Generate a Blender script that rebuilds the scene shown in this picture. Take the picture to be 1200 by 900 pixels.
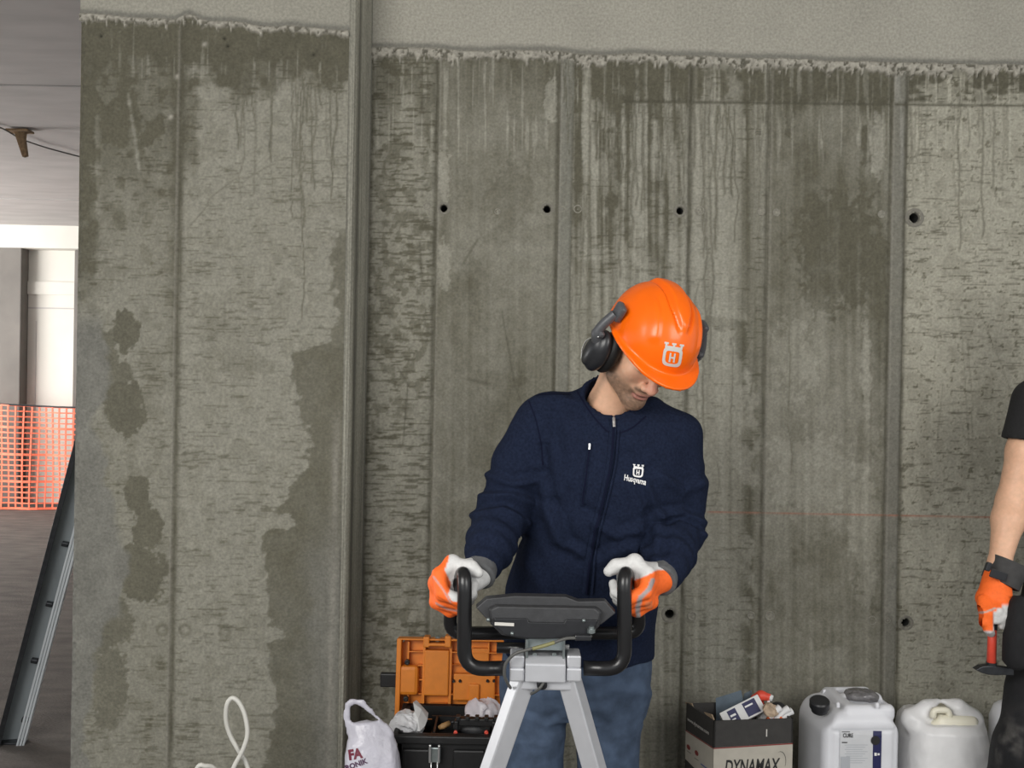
import bpy, bmesh, math, random
import numpy as np
from mathutils import Vector, Matrix
from mathutils.bvhtree import BVHTree

for _o in list(bpy.data.objects):
    bpy.data.objects.remove(_o)
random.seed(4)
RNG = np.random.default_rng(11)
scene = bpy.context.scene
COL = scene.collection

# ---------------------------------------------------------------- camera
FPX = 1100.0
CAM_Z = 1.5
PITCH = 10.0 / FPX
ROLL = math.radians(1.1)
_fw = np.array([0, math.cos(PITCH), -math.sin(PITCH)])
_r0 = np.array([1.0, 0, 0])
_u0 = np.array([0, math.sin(PITCH), math.cos(PITCH)])
_rt = math.cos(ROLL) * _r0 + math.sin(ROLL) * _u0
_up = -math.sin(ROLL) * _r0 + math.cos(ROLL) * _u0
CAMP = np.array([0, 0, CAM_Z])


def P(u, v, y):
    """point of the place seen at photo pixel (u, v), standing y metres deep"""
    d = _fw * FPX + _rt * (u - 600.0) - _up * (v - 450.0)
    return CAMP + d * (y / d[1])


def uv(x, y, z):
    qx, qy, qz = x, y, z - CAM_Z
    a = qx * _rt[0] + qy * _rt[1] + qz * _rt[2]
    b = qx * _up[0] + qy * _up[1] + qz * _up[2]
    c = qx * _fw[0] + qy * _fw[1] + qz * _fw[2]
    return 600 + FPX * a / c, 450 - FPX * b / c


cam_data = bpy.data.cameras.new('camera')
cam = bpy.data.objects.new('camera', cam_data)
COL.objects.link(cam)
cam_data.sensor_width = 36.0
cam_data.lens = 36.0 * FPX / 1200.0
cam_data.clip_start = 0.05
cam.matrix_world = Matrix(((_rt[0], _up[0], -_fw[0], 0), (_rt[1], _up[1], -_fw[1], 0),
                           (_rt[2], _up[2], -_fw[2], CAM_Z), (0, 0, 0, 1)))
scene.camera = cam

# ---------------------------------------------------------------- light and exposure
world = bpy.data.worlds.new('world')
scene.world = world
world.use_nodes = True
_bg = world.node_tree.nodes['Background']
_bg.inputs[0].default_value = (0.93, 0.97, 1.0, 1)
_bg.inputs[1].default_value = 0.64


def area_light(name, loc, target, sx, sy, power, color):
    l = bpy.data.lights.new(name, 'AREA')
    l.shape = 'RECTANGLE'; l.size = sx; l.size_y = sy; l.energy = power; l.color = color
    o = bpy.data.objects.new(name, l); COL.objects.link(o)
    o.location = loc
    o.rotation_euler = (Vector(target) - Vector(loc)).to_track_quat('-Z', 'Y').to_euler()
    return o


# soft key and added fill behind the camera; hall daylight and added soffit fill
area_light('front_key_fill', (-1.9, -0.9, 2.65), (0.2, 2.6, 1.1), 2.3, 1.8, 122, (1.0, 0.975, 0.93))
area_light('front_key_fill', (2.3, -0.9, 2.3), (1.1, 3.1, 1.3), 2.0, 1.6, 54, (1.0, 0.975, 0.93))  # added fill that lifts the right end of the wall
area_light('hall_daylight', (-8.4, 7.4, 1.7), (-4.6, 9.6, 1.7), 3.0, 2.2, 400, (1.0, 0.98, 0.95))
area_light('hall_soffit_fill', (-7.6, 5.2, 0.9), (-3.0, 5.6, 3.2), 4.0, 1.5, 85, (1.0, 0.98, 0.96))  # added fill aimed upwards to brighten the slab soffit
scene.view_settings.view_transform = 'Standard'
scene.view_settings.look = 'None'
scene.view_settings.gamma = 1.0
scene.view_settings.use_curve_mapping = False
scene.view_settings.exposure = 0.13

# ---------------------------------------------------------------- helpers: noise
_TAB = np.random.default_rng(5).random((256, 256))


def vn(x, y, seed=0):
    x = np.asarray(x, dtype=np.float64) + seed * 37.31
    y = np.asarray(y, dtype=np.float64) + seed * 17.77
    xi = np.floor(x).astype(np.int64); yi = np.floor(y).astype(np.int64)
    fx = x - xi; fy = y - yi
    fx = fx * fx * (3 - 2 * fx); fy = fy * fy * (3 - 2 * fy)
    a = _TAB[xi & 255, yi & 255]; b = _TAB[(xi + 1) & 255, yi & 255]
    c = _TAB[xi & 255, (yi + 1) & 255]; d = _TAB[(xi + 1) & 255, (yi + 1) & 255]
    return (a + (b - a) * fx) * (1 - fy) + (c + (d - c) * fx) * fy


def fbm(x, y, octv=4, seed=0):
    s = 0; a = 0.5; t = 0
    for i in range(octv):
        s = s + a * vn(x * 2 ** i, y * 2 ** i, seed + i * 3); t += a; a *= 0.5
    return s / t


def ss(a, b, x):
    t = np.clip((x - a) / (b - a), 0, 1)
    return t * t * (3 - 2 * t)


def vn3(x, y, z, seed=0):
    return (vn(x + 0.37 * z, y - 0.61 * z, seed) + vn(y + 0.43 * x, z + 0.29 * x, seed + 7) + vn(z - 0.53 * y, x + 0.31 * y, seed + 13)) / 3


# ---------------------------------------------------------------- helpers: materials
MATS = {}


def material(name, color=(0.5, 0.5, 0.5), rough=0.6, metal=0.0, spec=0.5, var=0.0, vscale=40.0, bump=0.0, bscale=200.0,
             attr=None, coat=0.0, alpha=1.0, trans=0.0, sheen=0.0, bdist=0.002, sss=0.0, stretch=(1, 1, 1)):
    if name in MATS:
        return MATS[name]
    m = bpy.data.materials.new(name); m.use_nodes = True
    nt = m.node_tree; N = nt.nodes; L = nt.links
    b = N['Principled BSDF']
    b.inputs['Roughness'].default_value = rough
    b.inputs['Metallic'].default_value = metal
    b.inputs['Specular IOR Level'].default_value = spec
    b.inputs['Coat Weight'].default_value = coat
    b.inputs['Alpha'].default_value = alpha
    b.inputs['Transmission Weight'].default_value = trans
    b.inputs['Sheen Weight'].default_value = sheen
    if sss:
        b.inputs['Subsurface Weight'].default_value = sss
        b.inputs['Subsurface Radius'].default_value = (0.012, 0.005, 0.003)
        b.inputs['Subsurface Scale'].default_value = 0.6
    tc = N.new('ShaderNodeTexCoord')
    mp = N.new('ShaderNodeMapping'); mp.inputs['Scale'].default_value = stretch
    L.new(tc.outputs['Object'], mp.inputs['Vector'])
    n1 = N.new('ShaderNodeTexNoise'); n1.inputs['Scale'].default_value = vscale; n1.inputs['Detail'].default_value = 5
    L.new(mp.outputs[0], n1.inputs['Vector'])
    mr = N.new('ShaderNodeMapRange')
    mr.inputs['From Min'].default_value = 0.3; mr.inputs['From Max'].default_value = 0.7
    mr.inputs['To Min'].default_value = 1 - var; mr.inputs['To Max'].default_value = 1 + var
    L.new(n1.outputs['Fac'], mr.inputs['Value'])
    mx = N.new('ShaderNodeVectorMath'); mx.operation = 'SCALE'
    if attr:
        at = N.new('ShaderNodeAttribute'); at.attribute_name = attr
        L.new(at.outputs['Color'], mx.inputs[0])
    else:
        mx.inputs[0].default_value = color
    L.new(mr.outputs[0], mx.inputs['Scale'])
    L.new(mx.outputs['Vector'], b.inputs['Base Color'])
    if bump:
        n2 = N.new('ShaderNodeTexNoise'); n2.inputs['Scale'].default_value = bscale; n2.inputs['Detail'].default_value = 4
        L.new(mp.outputs[0], n2.inputs['Vector'])
        bp = N.new('ShaderNodeBump'); bp.inputs['Strength'].default_value = bump; bp.inputs['Distance'].default_value = bdist
        L.new(n2.outputs['Fac'], bp.inputs['Height']); L.new(bp.outputs[0], b.inputs['Normal'])
    MATS[name] = m
    return m


# ---------------------------------------------------------------- helpers: objects
WLOC = {}


def _link(o, parent, loc=None):
    COL.objects.link(o)
    if parent is not None:
        o.parent = parent
    return o


def thing(name, loc, label=None, cat=None, group=None, kind=None):
    o = bpy.data.objects.new(name, None); COL.objects.link(o)
    o.location = loc; o.empty_display_size = 0.05
    WLOC[o.name] = np.array(loc, dtype=float)
    tag(o, label, cat, group, kind)
    return o


def tag(o, label=None, cat=None, group=None, kind=None):
    if label: o['label'] = label
    if cat: o['category'] = cat
    if group: o['group'] = group
    if kind: o['kind'] = kind
    return o


def mesh_obj(name, verts, faces, mat, parent=None, smooth=False, col=None, loc=None, quads=False):
    """verts in world metres; stored relative to the parent (or to loc / the base of the thing)"""
    verts = np.asarray(verts, dtype=np.float64).reshape(-1, 3)
    if parent is not None:
        base = WLOC[parent.name]
    else:
        base = np.array(loc if loc is not None else ((verts[:, 0].min() + verts[:, 0].max()) / 2, (verts[:, 1].min() + verts[:, 1].max()) / 2, verts[:, 2].min()), dtype=float)
    me = bpy.data.meshes.new(name)
    lv = verts - base
    if quads:
        fa = np.asarray(faces, dtype=np.int32).reshape(-1, 4)
        me.vertices.add(len(lv)); me.vertices.foreach_set('co', lv.astype(np.float32).ravel())
        me.loops.add(fa.size); me.loops.foreach_set('vertex_index', fa.ravel())
        me.polygons.add(len(fa)); me.polygons.foreach_set('loop_start', np.arange(0, fa.size, 4, dtype=np.int32))
        me.update(calc_edges=True)
    else:
        me.from_pydata([tuple(p) for p in lv], [], [tuple(f) for f in faces]); me.update()
    if smooth:
        me.polygons.foreach_set('use_smooth', np.ones(len(me.polygons), dtype=bool))
    if col is not None:
        a = me.color_attributes.new('Col', 'FLOAT_COLOR', 'POINT')
        c4 = np.ones((len(verts), 4), dtype=np.float32); c4[:, :3] = col
        a.data.foreach_set('color', c4.ravel())
    if mat is not None:
        me.materials.append(mat)
    o = bpy.data.objects.new(name, me)
    if parent is not None:
        o.parent = parent; WLOC_set = base
    else:
        o.location = base
    COL.objects.link(o)
    WLOC[o.name] = base
    return o


class MB:
    """collects simple solids (world metres) into one mesh"""
    def __init__(s):
        s.v = []; s.f = []

    def add(s, vs, fs):
        k = len(s.v)
        s.v += [tuple(map(float, p)) for p in vs]; s.f += [tuple(i + k for i in f) for f in fs]
        return s

    def box(s, c, d, M=None, bev=0.0):
        """box centre c, full size d, optional 3x3 rotation; bev chamfers all edges"""
        hx, hy, hz = d[0] / 2, d[1] / 2, d[2] / 2
        M = np.eye(3) if M is None else M
        if bev <= 0:
            q = [(-hx, -hy, -hz), (hx, -hy, -hz), (hx, hy, -hz), (-hx, hy, -hz), (-hx, -hy, hz), (hx, -hy, hz), (hx, hy, hz), (-hx, hy, hz)]
            f = [(0, 3, 2, 1), (4, 5, 6, 7), (0, 1, 5, 4), (1, 2, 6, 5), (2, 3, 7, 6), (3, 0, 4, 7)]
        else:
            e = min(bev, hx * .95, hy * .95, hz * .95)
            bm = bmesh.new(); bmesh.ops.create_cube(bm, size=1.0)
            for w in bm.verts:
                w.co = Vector((w.co.x * d[0], w.co.y * d[1], w.co.z * d[2]))
            bmesh.ops.bevel(bm, geom=bm.edges[:], offset=e, segments=2, profile=0.5, affect='EDGES')
            bm.verts.index_update()
            q = [tuple(w.co) for w in bm.verts]; f = [tuple(w.index for w in p.verts) for p in bm.faces]
            bm.free()
        q = np.array(q) @ np.asarray(M).T + np.asarray(c)
        return s.add(q, f)

    def tube(s, pts, r, n=12, cap=True, closed=False):
        """tube along points; r number or list"""
        pts = [np.asarray(p, dtype=float) for p in pts]; m = len(pts)
        rr = [r] * m if np.isscalar(r) else list(r)
        ref = None; vs = []; fs = []
        for i in range(m):
            t = pts[min(i + 1, m - 1)] - pts[max(i - 1, 0)]
            if closed:
                t = pts[(i + 1) % m] - pts[(i - 1) % m]
            t = t / (np.linalg.norm(t) + 1e-12)
            if ref is None:
                a = np.array([0, 0, 1.0]) if abs(t[2]) < 0.9 else np.array([1.0, 0, 0])
                ref = np.cross(t, a)
            ref = ref - t * ref.dot(t); ref /= np.linalg.norm(ref)
            bi = np.cross(t, ref)
            for k in range(n):
                an = 2 * math.pi * k / n
                vs.append(pts[i] + rr[i] * (math.cos(an) * ref + math.sin(an) * bi))
        for i in range(m if closed else m - 1):
            for k in range(n):
                a = i * n + k; b = i * n + (k + 1) % n; j = (i + 1) % m
                fs.append((a, b, j * n + (k + 1) % n, j * n + k))
        if cap and not closed:
            fs.append(tuple(range(n))[::-1]); fs.append(tuple(range((m - 1) * n, m * n)))
        return s.add(vs, fs)

    def lathe(s, prof, o, ax, n=20):
        """prof list of (radius, height) about axis ax through o"""
        ax = np.asarray(ax, float); ax /= np.linalg.norm(ax)
        a = np.array([0, 0, 1.0]) if abs(ax[2]) < 0.9 else np.array([1.0, 0, 0])
        e1 = np.cross(ax, a); e1 /= np.linalg.norm(e1); e2 = np.cross(ax, e1)
        vs = []; fs = []
        for (r, h) in prof:
            for k in range(n):
                an = 2 * math.pi * k / n
                vs.append(np.asarray(o) + ax * h + max(r, 1e-5) * (math.cos(an) * e1 + math.sin(an) * e2))
        for i in range(len(prof) - 1):
            for k in range(n):
                fs.append((i * n + k, i * n + (k + 1) % n, (i + 1) * n + (k + 1) % n, (i + 1) * n + k))
        return s.add(vs, fs)

    def prism(s, poly, o, ex, ey, ez, h):
        """2-D polygon (a, b) -> o + a*ex + b*ey, thickness h along ez"""
        o, ex, ey, ez = [np.asarray(t, float) for t in (o, ex, ey, ez)]
        n = len(poly)
        vs = [o + a * ex + b * ey for a, b in poly] + [o + a * ex + b * ey + h * ez for a, b in poly]
        fs = [tuple(range(n))[::-1], tuple(range(n, 2 * n))] + [(i, (i + 1) % n, n + (i + 1) % n, n + i) for i in range(n)]
        return s.add(vs, fs)

    def build(s, name, mat, parent=None, smooth=False, loc=None, bevel=0.0, angle=None):
        o = mesh_obj(name, s.v, s.f, mat, parent, smooth, loc=loc)
        bm = bmesh.new(); bm.from_mesh(o.data)
        bmesh.ops.recalc_face_normals(bm, faces=bm.faces[:])
        if bevel:
            ed = [e for e in bm.edges if len(e.link_faces) == 2 and e.calc_face_angle(0) > 0.5]
            bmesh.ops.bevel(bm, geom=ed, offset=bevel, segments=2, profile=0.5, affect='EDGES')
        bm.to_mesh(o.data); bm.free()
        if angle:
            o.data.polygons.foreach_set('use_smooth', np.ones(len(o.data.polygons), dtype=bool))
            o.data.set_sharp_from_angle(angle=angle)
        return o


def spline(pts, n=8):
    """Catmull-Rom through points"""
    p = [np.asarray(q, float) for q in pts]
    p = [2 * p[0] - p[1]] + p + [2 * p[-1] - p[-2]]
    out = []
    for i in range(1, len(p) - 2):
        for k in range(n):
            t = k / n
            out.append(0.5 * (2 * p[i] + (p[i + 1] - p[i - 1]) * t + (2 * p[i - 1] - 5 * p[i] + 4 * p[i + 1] - p[i + 2]) * t * t + (3 * p[i] - p[i - 1] - 3 * p[i + 1] + p[i + 2]) * t ** 3))
    out.append(p[-2])
    return out


# ---------------------------------------------------------------- helpers: implicit surfaces
def surface_nets(f, lo, hi, h):
    lo = np.asarray(lo, float); hi = np.asarray(hi, float)
    n = np.ceil((hi - lo) / h).astype(int) + 1
    ax = [lo[i] + h * np.arange(n[i]) for i in range(3)]
    X, Y, Z = np.meshgrid(*ax, indexing='ij')
    V = f(X, Y, Z).astype(np.float32)
    ins = V < 0
    cnt = np.zeros(tuple(n - 1), dtype=np.int8)
    offs = [(i, j, k) for i in (0, 1) for j in (0, 1) for k in (0, 1)]
    for (i, j, k) in offs:
        cnt += ins[i:n[0] - 1 + i, j:n[1] - 1 + j, k:n[2] - 1 + k]
    act = (cnt > 0) & (cnt < 8)
    idx = np.argwhere(act)
    cv = {o: V[idx[:, 0] + o[0], idx[:, 1] + o[1], idx[:, 2] + o[2]] for o in offs}
    acc = np.zeros((len(idx), 3)); num = np.zeros(len(idx))
    for a in offs:
        for d in range(3):
            if a[d] == 0:
                b = list(a); b[d] = 1; b = tuple(b)
                va, vb = cv[a], cv[b]
                m = (va < 0) != (vb < 0)
                t = np.where(m, va / np.where(m, va - vb, 1), 0)
                for q in range(3):
                    acc[:, q] += np.where(m, a[q] + (t if q == d else 0), 0)
                num += m
    pts = lo + h * (idx + acc / num[:, None])
    vid = -np.ones(act.shape, dtype=np.int32); vid[idx[:, 0], idx[:, 1], idx[:, 2]] = np.arange(len(idx))
    quads = []
    for d in range(3):
        e1, e2 = [(1, 2), (2, 0), (0, 1)][d]
        sl0 = [slice(None)] * 3; sl1 = [slice(None)] * 3
        sl0[d] = slice(0, n[d] - 1); sl1[d] = slice(1, n[d])
        a = ins[tuple(sl0)]; b = ins[tuple(sl1)]
        ch = np.argwhere(a != b)
        ok = (ch[:, e1] > 0) & (ch[:, e2] > 0) & (ch[:, e1] < n[e1] - 1) & (ch[:, e2] < n[e2] - 1)
        ch = ch[ok]
        fl = a[ch[:, 0], ch[:, 1], ch[:, 2]]
        def g(o1, o2):
            c = ch.copy(); c[:, e1] += o1; c[:, e2] += o2
            return vid[c[:, 0], c[:, 1], c[:, 2]]
        q = np.stack([g(-1, -1), g(0, -1), g(0, 0), g(-1, 0)], 1)
        q = np.where(fl[:, None], q, q[:, ::-1])
        quads.append(q)
    return pts, np.concatenate(quads)


def smin(a, b, k):
    h = np.clip(0.5 + 0.5 * (b - a) / k, 0, 1)
    return b + (a - b) * h - k * h * (1 - h)


def smax(a, b, k):
    return -smin(-a, -b, k)


def cone(X, Y, Z, a, b, r1, r2):
    a = np.asarray(a, float); b = np.asarray(b, float); d = b - a
    px, py, pz = X - a[0], Y - a[1], Z - a[2]
    t = np.clip((px * d[0] + py * d[1] + pz * d[2]) / (d.dot(d) + 1e-12), 0, 1)
    return np.sqrt((px - t * d[0]) ** 2 + (py - t * d[1]) ** 2 + (pz - t * d[2]) ** 2) - (r1 + (r2 - r1) * t)


def chain(X, Y, Z, pts, rs, k=0.01):
    d = None
    for i in range(len(pts) - 1):
        c = cone(X, Y, Z, pts[i], pts[i + 1], rs[i], rs[i + 1])
        d = c if d is None else smin(d, c, k)
    return d


def ell(X, Y, Z, c, r):
    px, py, pz = (X - c[0]) / r[0], (Y - c[1]) / r[1], (Z - c[2]) / r[2]
    k0 = np.sqrt(px * px + py * py + pz * pz)
    k1 = np.sqrt((px / r[0]) ** 2 + (py / r[1]) ** 2 + (pz / r[2]) ** 2) + 1e-9
    return k0 * (k0 - 1) / k1


def rbox(X, Y, Z, c, d, r):
    qx = np.abs(X - c[0]) - d[0] / 2 + r; qy = np.abs(Y - c[1]) - d[1] / 2 + r; qz = np.abs(Z - c[2]) - d[2] / 2 + r
    return np.sqrt(np.maximum(qx, 0) ** 2 + np.maximum(qy, 0) ** 2 + np.maximum(qz, 0) ** 2) + np.minimum(np.maximum(qx, np.maximum(qy, qz)), 0) - r


def loft(X, Y, Z, rows, p=2.0):
    """rows (z, cx, cy, half-width, half-depth), any z order; horizontal sections"""
    rows = sorted(rows); z = [q[0] for q in rows]
    cx = np.interp(Z, z, [q[1] for q in rows]); cy = np.interp(Z, z, [q[2] for q in rows])
    a = np.interp(Z, z, [q[3] for q in rows]); b = np.interp(Z, z, [q[4] for q in rows])
    k = (np.abs((X - cx) / a) ** p + np.abs((Y - cy) / b) ** p) ** (1 / p)
    d = (k - 1) * np.minimum(a, b)
    return np.maximum(d, np.maximum(Z - z[-1], z[0] - Z))


def sdf_obj(name, f, lo, hi, h, mat, parent, color=None, post=None, loc=None):
    v, q = surface_nets(f, lo, hi, h)
    if post is not None:
        v = post(v)
    c = None if color is None else color(v)
    return mesh_obj(name, v, q, mat, parent, smooth=True, col=c, loc=loc, quads=True)


def world_bvh(o):
    b = WLOC[o.name]
    me = o.data
    co = np.empty(len(me.vertices) * 3, dtype=np.float32); me.vertices.foreach_get('co', co)
    co = co.reshape(-1, 3) + b
    return BVHTree.FromPolygons([Vector(c) for c in co], [tuple(p.vertices) for p in me.polygons])


def project(pts2, o, ex, ey, dr, bvh, off):
    """lay flat print (a, b) onto a surface: ray from o + a*ex + b*ey along dr"""
    o, ex, ey, dr = [np.asarray(t, float) for t in (o, ex, ey, dr)]
    out = []
    for a, b in pts2:
        s = o + a * ex + b * ey - dr * 0.3
        h = bvh.ray_cast(Vector(s), Vector(dr))
        if h[0] is None:
            out.append(s + dr * 0.3)
        else:
            nn = np.array(h[1]); nn = nn if nn.dot(dr) < 0 else -nn
            out.append(np.array(h[0]) + nn * off)
    return np.array(out)


def text2d(s, size, bold=0.0, shear=0.0, align='CENTER', sub=0):
    cu = bpy.data.curves.new('lettering', 'FONT')
    cu.body = s; cu.size = size; cu.shear = shear; cu.offset = bold; cu.align_x = align
    cu.resolution_u = 3
    o = bpy.data.objects.new('lettering', cu); COL.objects.link(o)
    dg = bpy.context.evaluated_depsgraph_get()
    me = bpy.data.meshes.new_from_object(o.evaluated_get(dg))
    bm = bmesh.new(); bm.from_mesh(me)
    bmesh.ops.triangulate(bm, faces=bm.faces[:])
    bm.verts.index_update()
    v = [(w.co.x, w.co.y) for w in bm.verts]; f = [tuple(w.index for w in p.verts) for p in bm.faces]
    bm.free()
    bpy.data.objects.remove(o); bpy.data.meshes.remove(me); bpy.data.curves.remove(cu)
    return v, f


def rect2d(x0, y0, x1, y1, nx=1, ny=1):
    v = [(x0 + (x1 - x0) * i / nx, y0 + (y1 - y0) * j / ny) for j in range(ny + 1) for i in range(nx + 1)]
    f = [(j * (nx + 1) + i, j * (nx + 1) + i + 1, (j + 1) * (nx + 1) + i + 1, (j + 1) * (nx + 1) + i) for j in range(ny) for i in range(nx)]
    return v, f


def flat_print(name, parts, o, ex, ey, mat, parent, dr=None, bvh=None, off=0.0008):
    """parts: list of (verts2d, faces); laid on a plane, or projected onto a surface"""
    V = []; F = []
    for v, f in parts:
        k = len(V); V += list(v); F += [tuple(i + k for i in t) for t in f]
    if bvh is not None:
        W = project(V, o, ex, ey, dr, bvh, off)
    else:
        o, ex, ey = [np.asarray(t, float) for t in (o, ex, ey)]
        W = np.array([o + a * ex + b * ey for a, b in V])
    return mesh_obj(name, W, F, mat, parent)


def emblem(s):
    """crowned shield with an H, unit height about s"""
    out = []
    def ring(w, h, r, t, cy):
        n = 28; pts = []
        for i in range(n):
            a = 2 * math.pi * i / n
            c, q = math.cos(a), math.sin(a)
            e = 0.55 if q < 0 else 0.32
            pts.append((math.copysign(abs(c) ** e, c), math.copysign(abs(q) ** e, q)))
        v = [(w * a, cy + h * b) for a, b in pts] + [((w - t) * a, cy + (h - t) * b) for a, b in pts]
        return v, [(i, (i + 1) % n, n + (i + 1) % n, n + i) for i in range(n)]
    out.append(ring(0.40 * s, 0.38 * s, 0, 0.12 * s, -0.10 * s))
    for a in (-0.09, 0.09):
        out.append(rect2d((a - 0.035) * s, -0.30 * s, (a + 0.035) * s, 0.08 * s, 1, 2))
    out.append(rect2d(-0.06 * s, -0.15 * s, 0.06 * s, -0.075 * s))
    out.append(rect2d(-0.36 * s, 0.26 * s, 0.36 * s, 0.36 * s, 4, 1))
    for a in (-0.32, 0.0, 0.32):
        out.append(rect2d((a - 0.045) * s, 0.36 * s, (a + 0.045) * s, 0.42 * s))
        out.append(rect2d((a - 0.09) * s, 0.42 * s, (a + 0.09) * s, 0.50 * s))
    return out


def rotz(a):
    c, s = math.cos(a), math.sin(a); return np.array([[c, -s, 0], [s, c, 0], [0, 0, 1.0]])


def rotx(a):
    c, s = math.cos(a), math.sin(a); return np.array([[1.0, 0, 0], [0, c, -s], [0, s, c]])


def roty(a):
    c, s = math.cos(a), math.sin(a); return np.array([[c, 0, s], [0, 1.0, 0], [-s, 0, c]])

# ================================================================ THE SETTING
Y_WALL = 3.14      # main wall face
Y_PIER = 2.94      # face of the pier that stands proud of it
Y_BACK = 3.36      # far side of both
TOP = 3.0
STEP = 0.004
M_CONC = material('cast_concrete', rough=0.82, spec=0.3, attr='Col', var=0.17, vscale=120, bump=0.6, bscale=130, bdist=0.004)
M_CORE = material('plain_concrete', (0.30, 0.29, 0.25), rough=0.85, var=0.12, vscale=12, bump=0.3)
LIGHT = np.array([0.312, 0.304, 0.254]); DARK = np.array([0.104, 0.098, 0.070])
GREY = np.array([0.166, 0.164, 0.145]); PALE = np.array([0.42, 0.40, 0.345])


def mixc(c, k, m):
    return c + (np.asarray(k) - c) * np.clip(m, 0, 1)[..., None]


def drips(u, v, lst, m):
    for (u0, v0, v1, w, s, sd) in lst:
        sel = np.abs(u - u0) < 9
        if not sel.any():
            continue
        uu, vv = u[sel], v[sel]
        path = u0 + 7.0 * (vn(vv / 38.0, 0 * vv, sd) - 0.5) + 2.2 * (vn(vv / 9.0, 0 * vv, sd + 2) - 0.5)
        a = np.exp(-((uu - path) / w) ** 2) * ss(v0 - 4, v0 + 3, vv) * (1 - ss(v1 - 9, v1, vv))
        m[sel] = np.maximum(m[sel], s * a)
    return m


def poly_line(u, v, pts, w):
    d = np.full(u.shape, 1e9)
    for (a, b), (c, e) in zip(pts[:-1], pts[1:]):
        dx, dy = c - a, e - b; L = dx * dx + dy * dy
        t = np.clip(((u - a) * dx + (v - b) * dy) / L, 0, 1)
        d = np.minimum(d, (u - a - t * dx) ** 2 + (v - b - t * dy) ** 2)
    return np.exp(-d / (w * w))


def dashes(u, v, seed, thr=0.70):
    a = vn(u / 17.0, v / 1.7, seed) * 0.65 + vn(u / 7.0, v / 1.3, seed + 5) * 0.35
    g = vn(u / 40.0, v / 26.0, seed + 9)
    return ss(thr, thr + 0.1, a + 0.16 * (g - 0.5))


def spots(u, v, lst, seed, rough=0.55, sc=13.0):
    m = np.zeros(u.shape)
    n = 0.75 * (fbm(u / sc, v / sc, 5, seed) - 0.5) + 0.5 * (fbm(u / 4.5, v / 4.5, 3, seed + 40) - 0.5)
    for (cx, cy, rx, ry, s) in lst:
        r = np.sqrt(((u - cx) / rx) ** 2 + ((v - cy) / ry) ** 2) + n * rough * 2
        m = np.maximum(m, s * (1 - ss(0.86, 1.04, r)))
    return m


def relief_common(u, v):
    return (fbm(u / 5.0, v / 5.0, 3, 71) - 0.5) * 0.0016 + (fbm(u / 60.0, v / 60.0, 2, 75) - 0.5) * 0.004


def joint_right(u):
    return 56 + (u - 430) * 0.027 + 9 * (fbm(u / 46.0, u * 0, 3, 3) - 0.5)


def joint_left(u):
    return 17 + (u - 94) * 0.062 + 9 * (fbm(u / 46.0, u * 0, 3, 23) - 0.5) - 9 * np.exp(-((u - 222) / 14.0) ** 2)


def crumble(u, v, vj, c, disp, h=11):
    """the slurry that ran out under the later pour"""
    t = v - vj
    # soft dark line over the joint, then the pale lumpy lip
    c = mixc(c, GREY * 0.80, np.exp(-((t + 3.0) / 3.6) ** 2) * 0.75)
    low = h * (0.75 + 1.3 * (fbm(u / 9.0, u * 0, 3, 31) - 0.35)) + 9 * ss(0.60, 0.86, vn(u / 2.6, u * 0, 35)) * vn(u / 11.0, u * 0, 36)
    lip = ss(-2, 2, t) * (1 - ss(low - 2.5, low + 1.5, t))
    n = fbm(u / 3.2, v / 3.2, 3, 33)
    pits = ss(0.58, 0.68, fbm(u / 3.0, v / 4.2, 2, 37)) * lip
    c = mixc(c, PALE * (0.62 + 0.62 * n)[..., None], lip * 0.9)
    c = mixc(c, DARK * 0.7, pits * 0.8)
    disp = disp + lip * (0.004 + 0.010 * n) - pits * 0.006
    return c, disp


def damp_top(u, v, vj, reach, seed):
    t = v - vj
    e = reach * (0.5 + 1.1 * fbm(u / 18.0, u * 0, 3, seed))
    streak = vn(u / 3.4, v / 70.0, seed + 4)
    return ss(0, 6, t) * (1 - ss(e * 0.55, e, t)) * (0.6 + 0.6 * streak)


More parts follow.
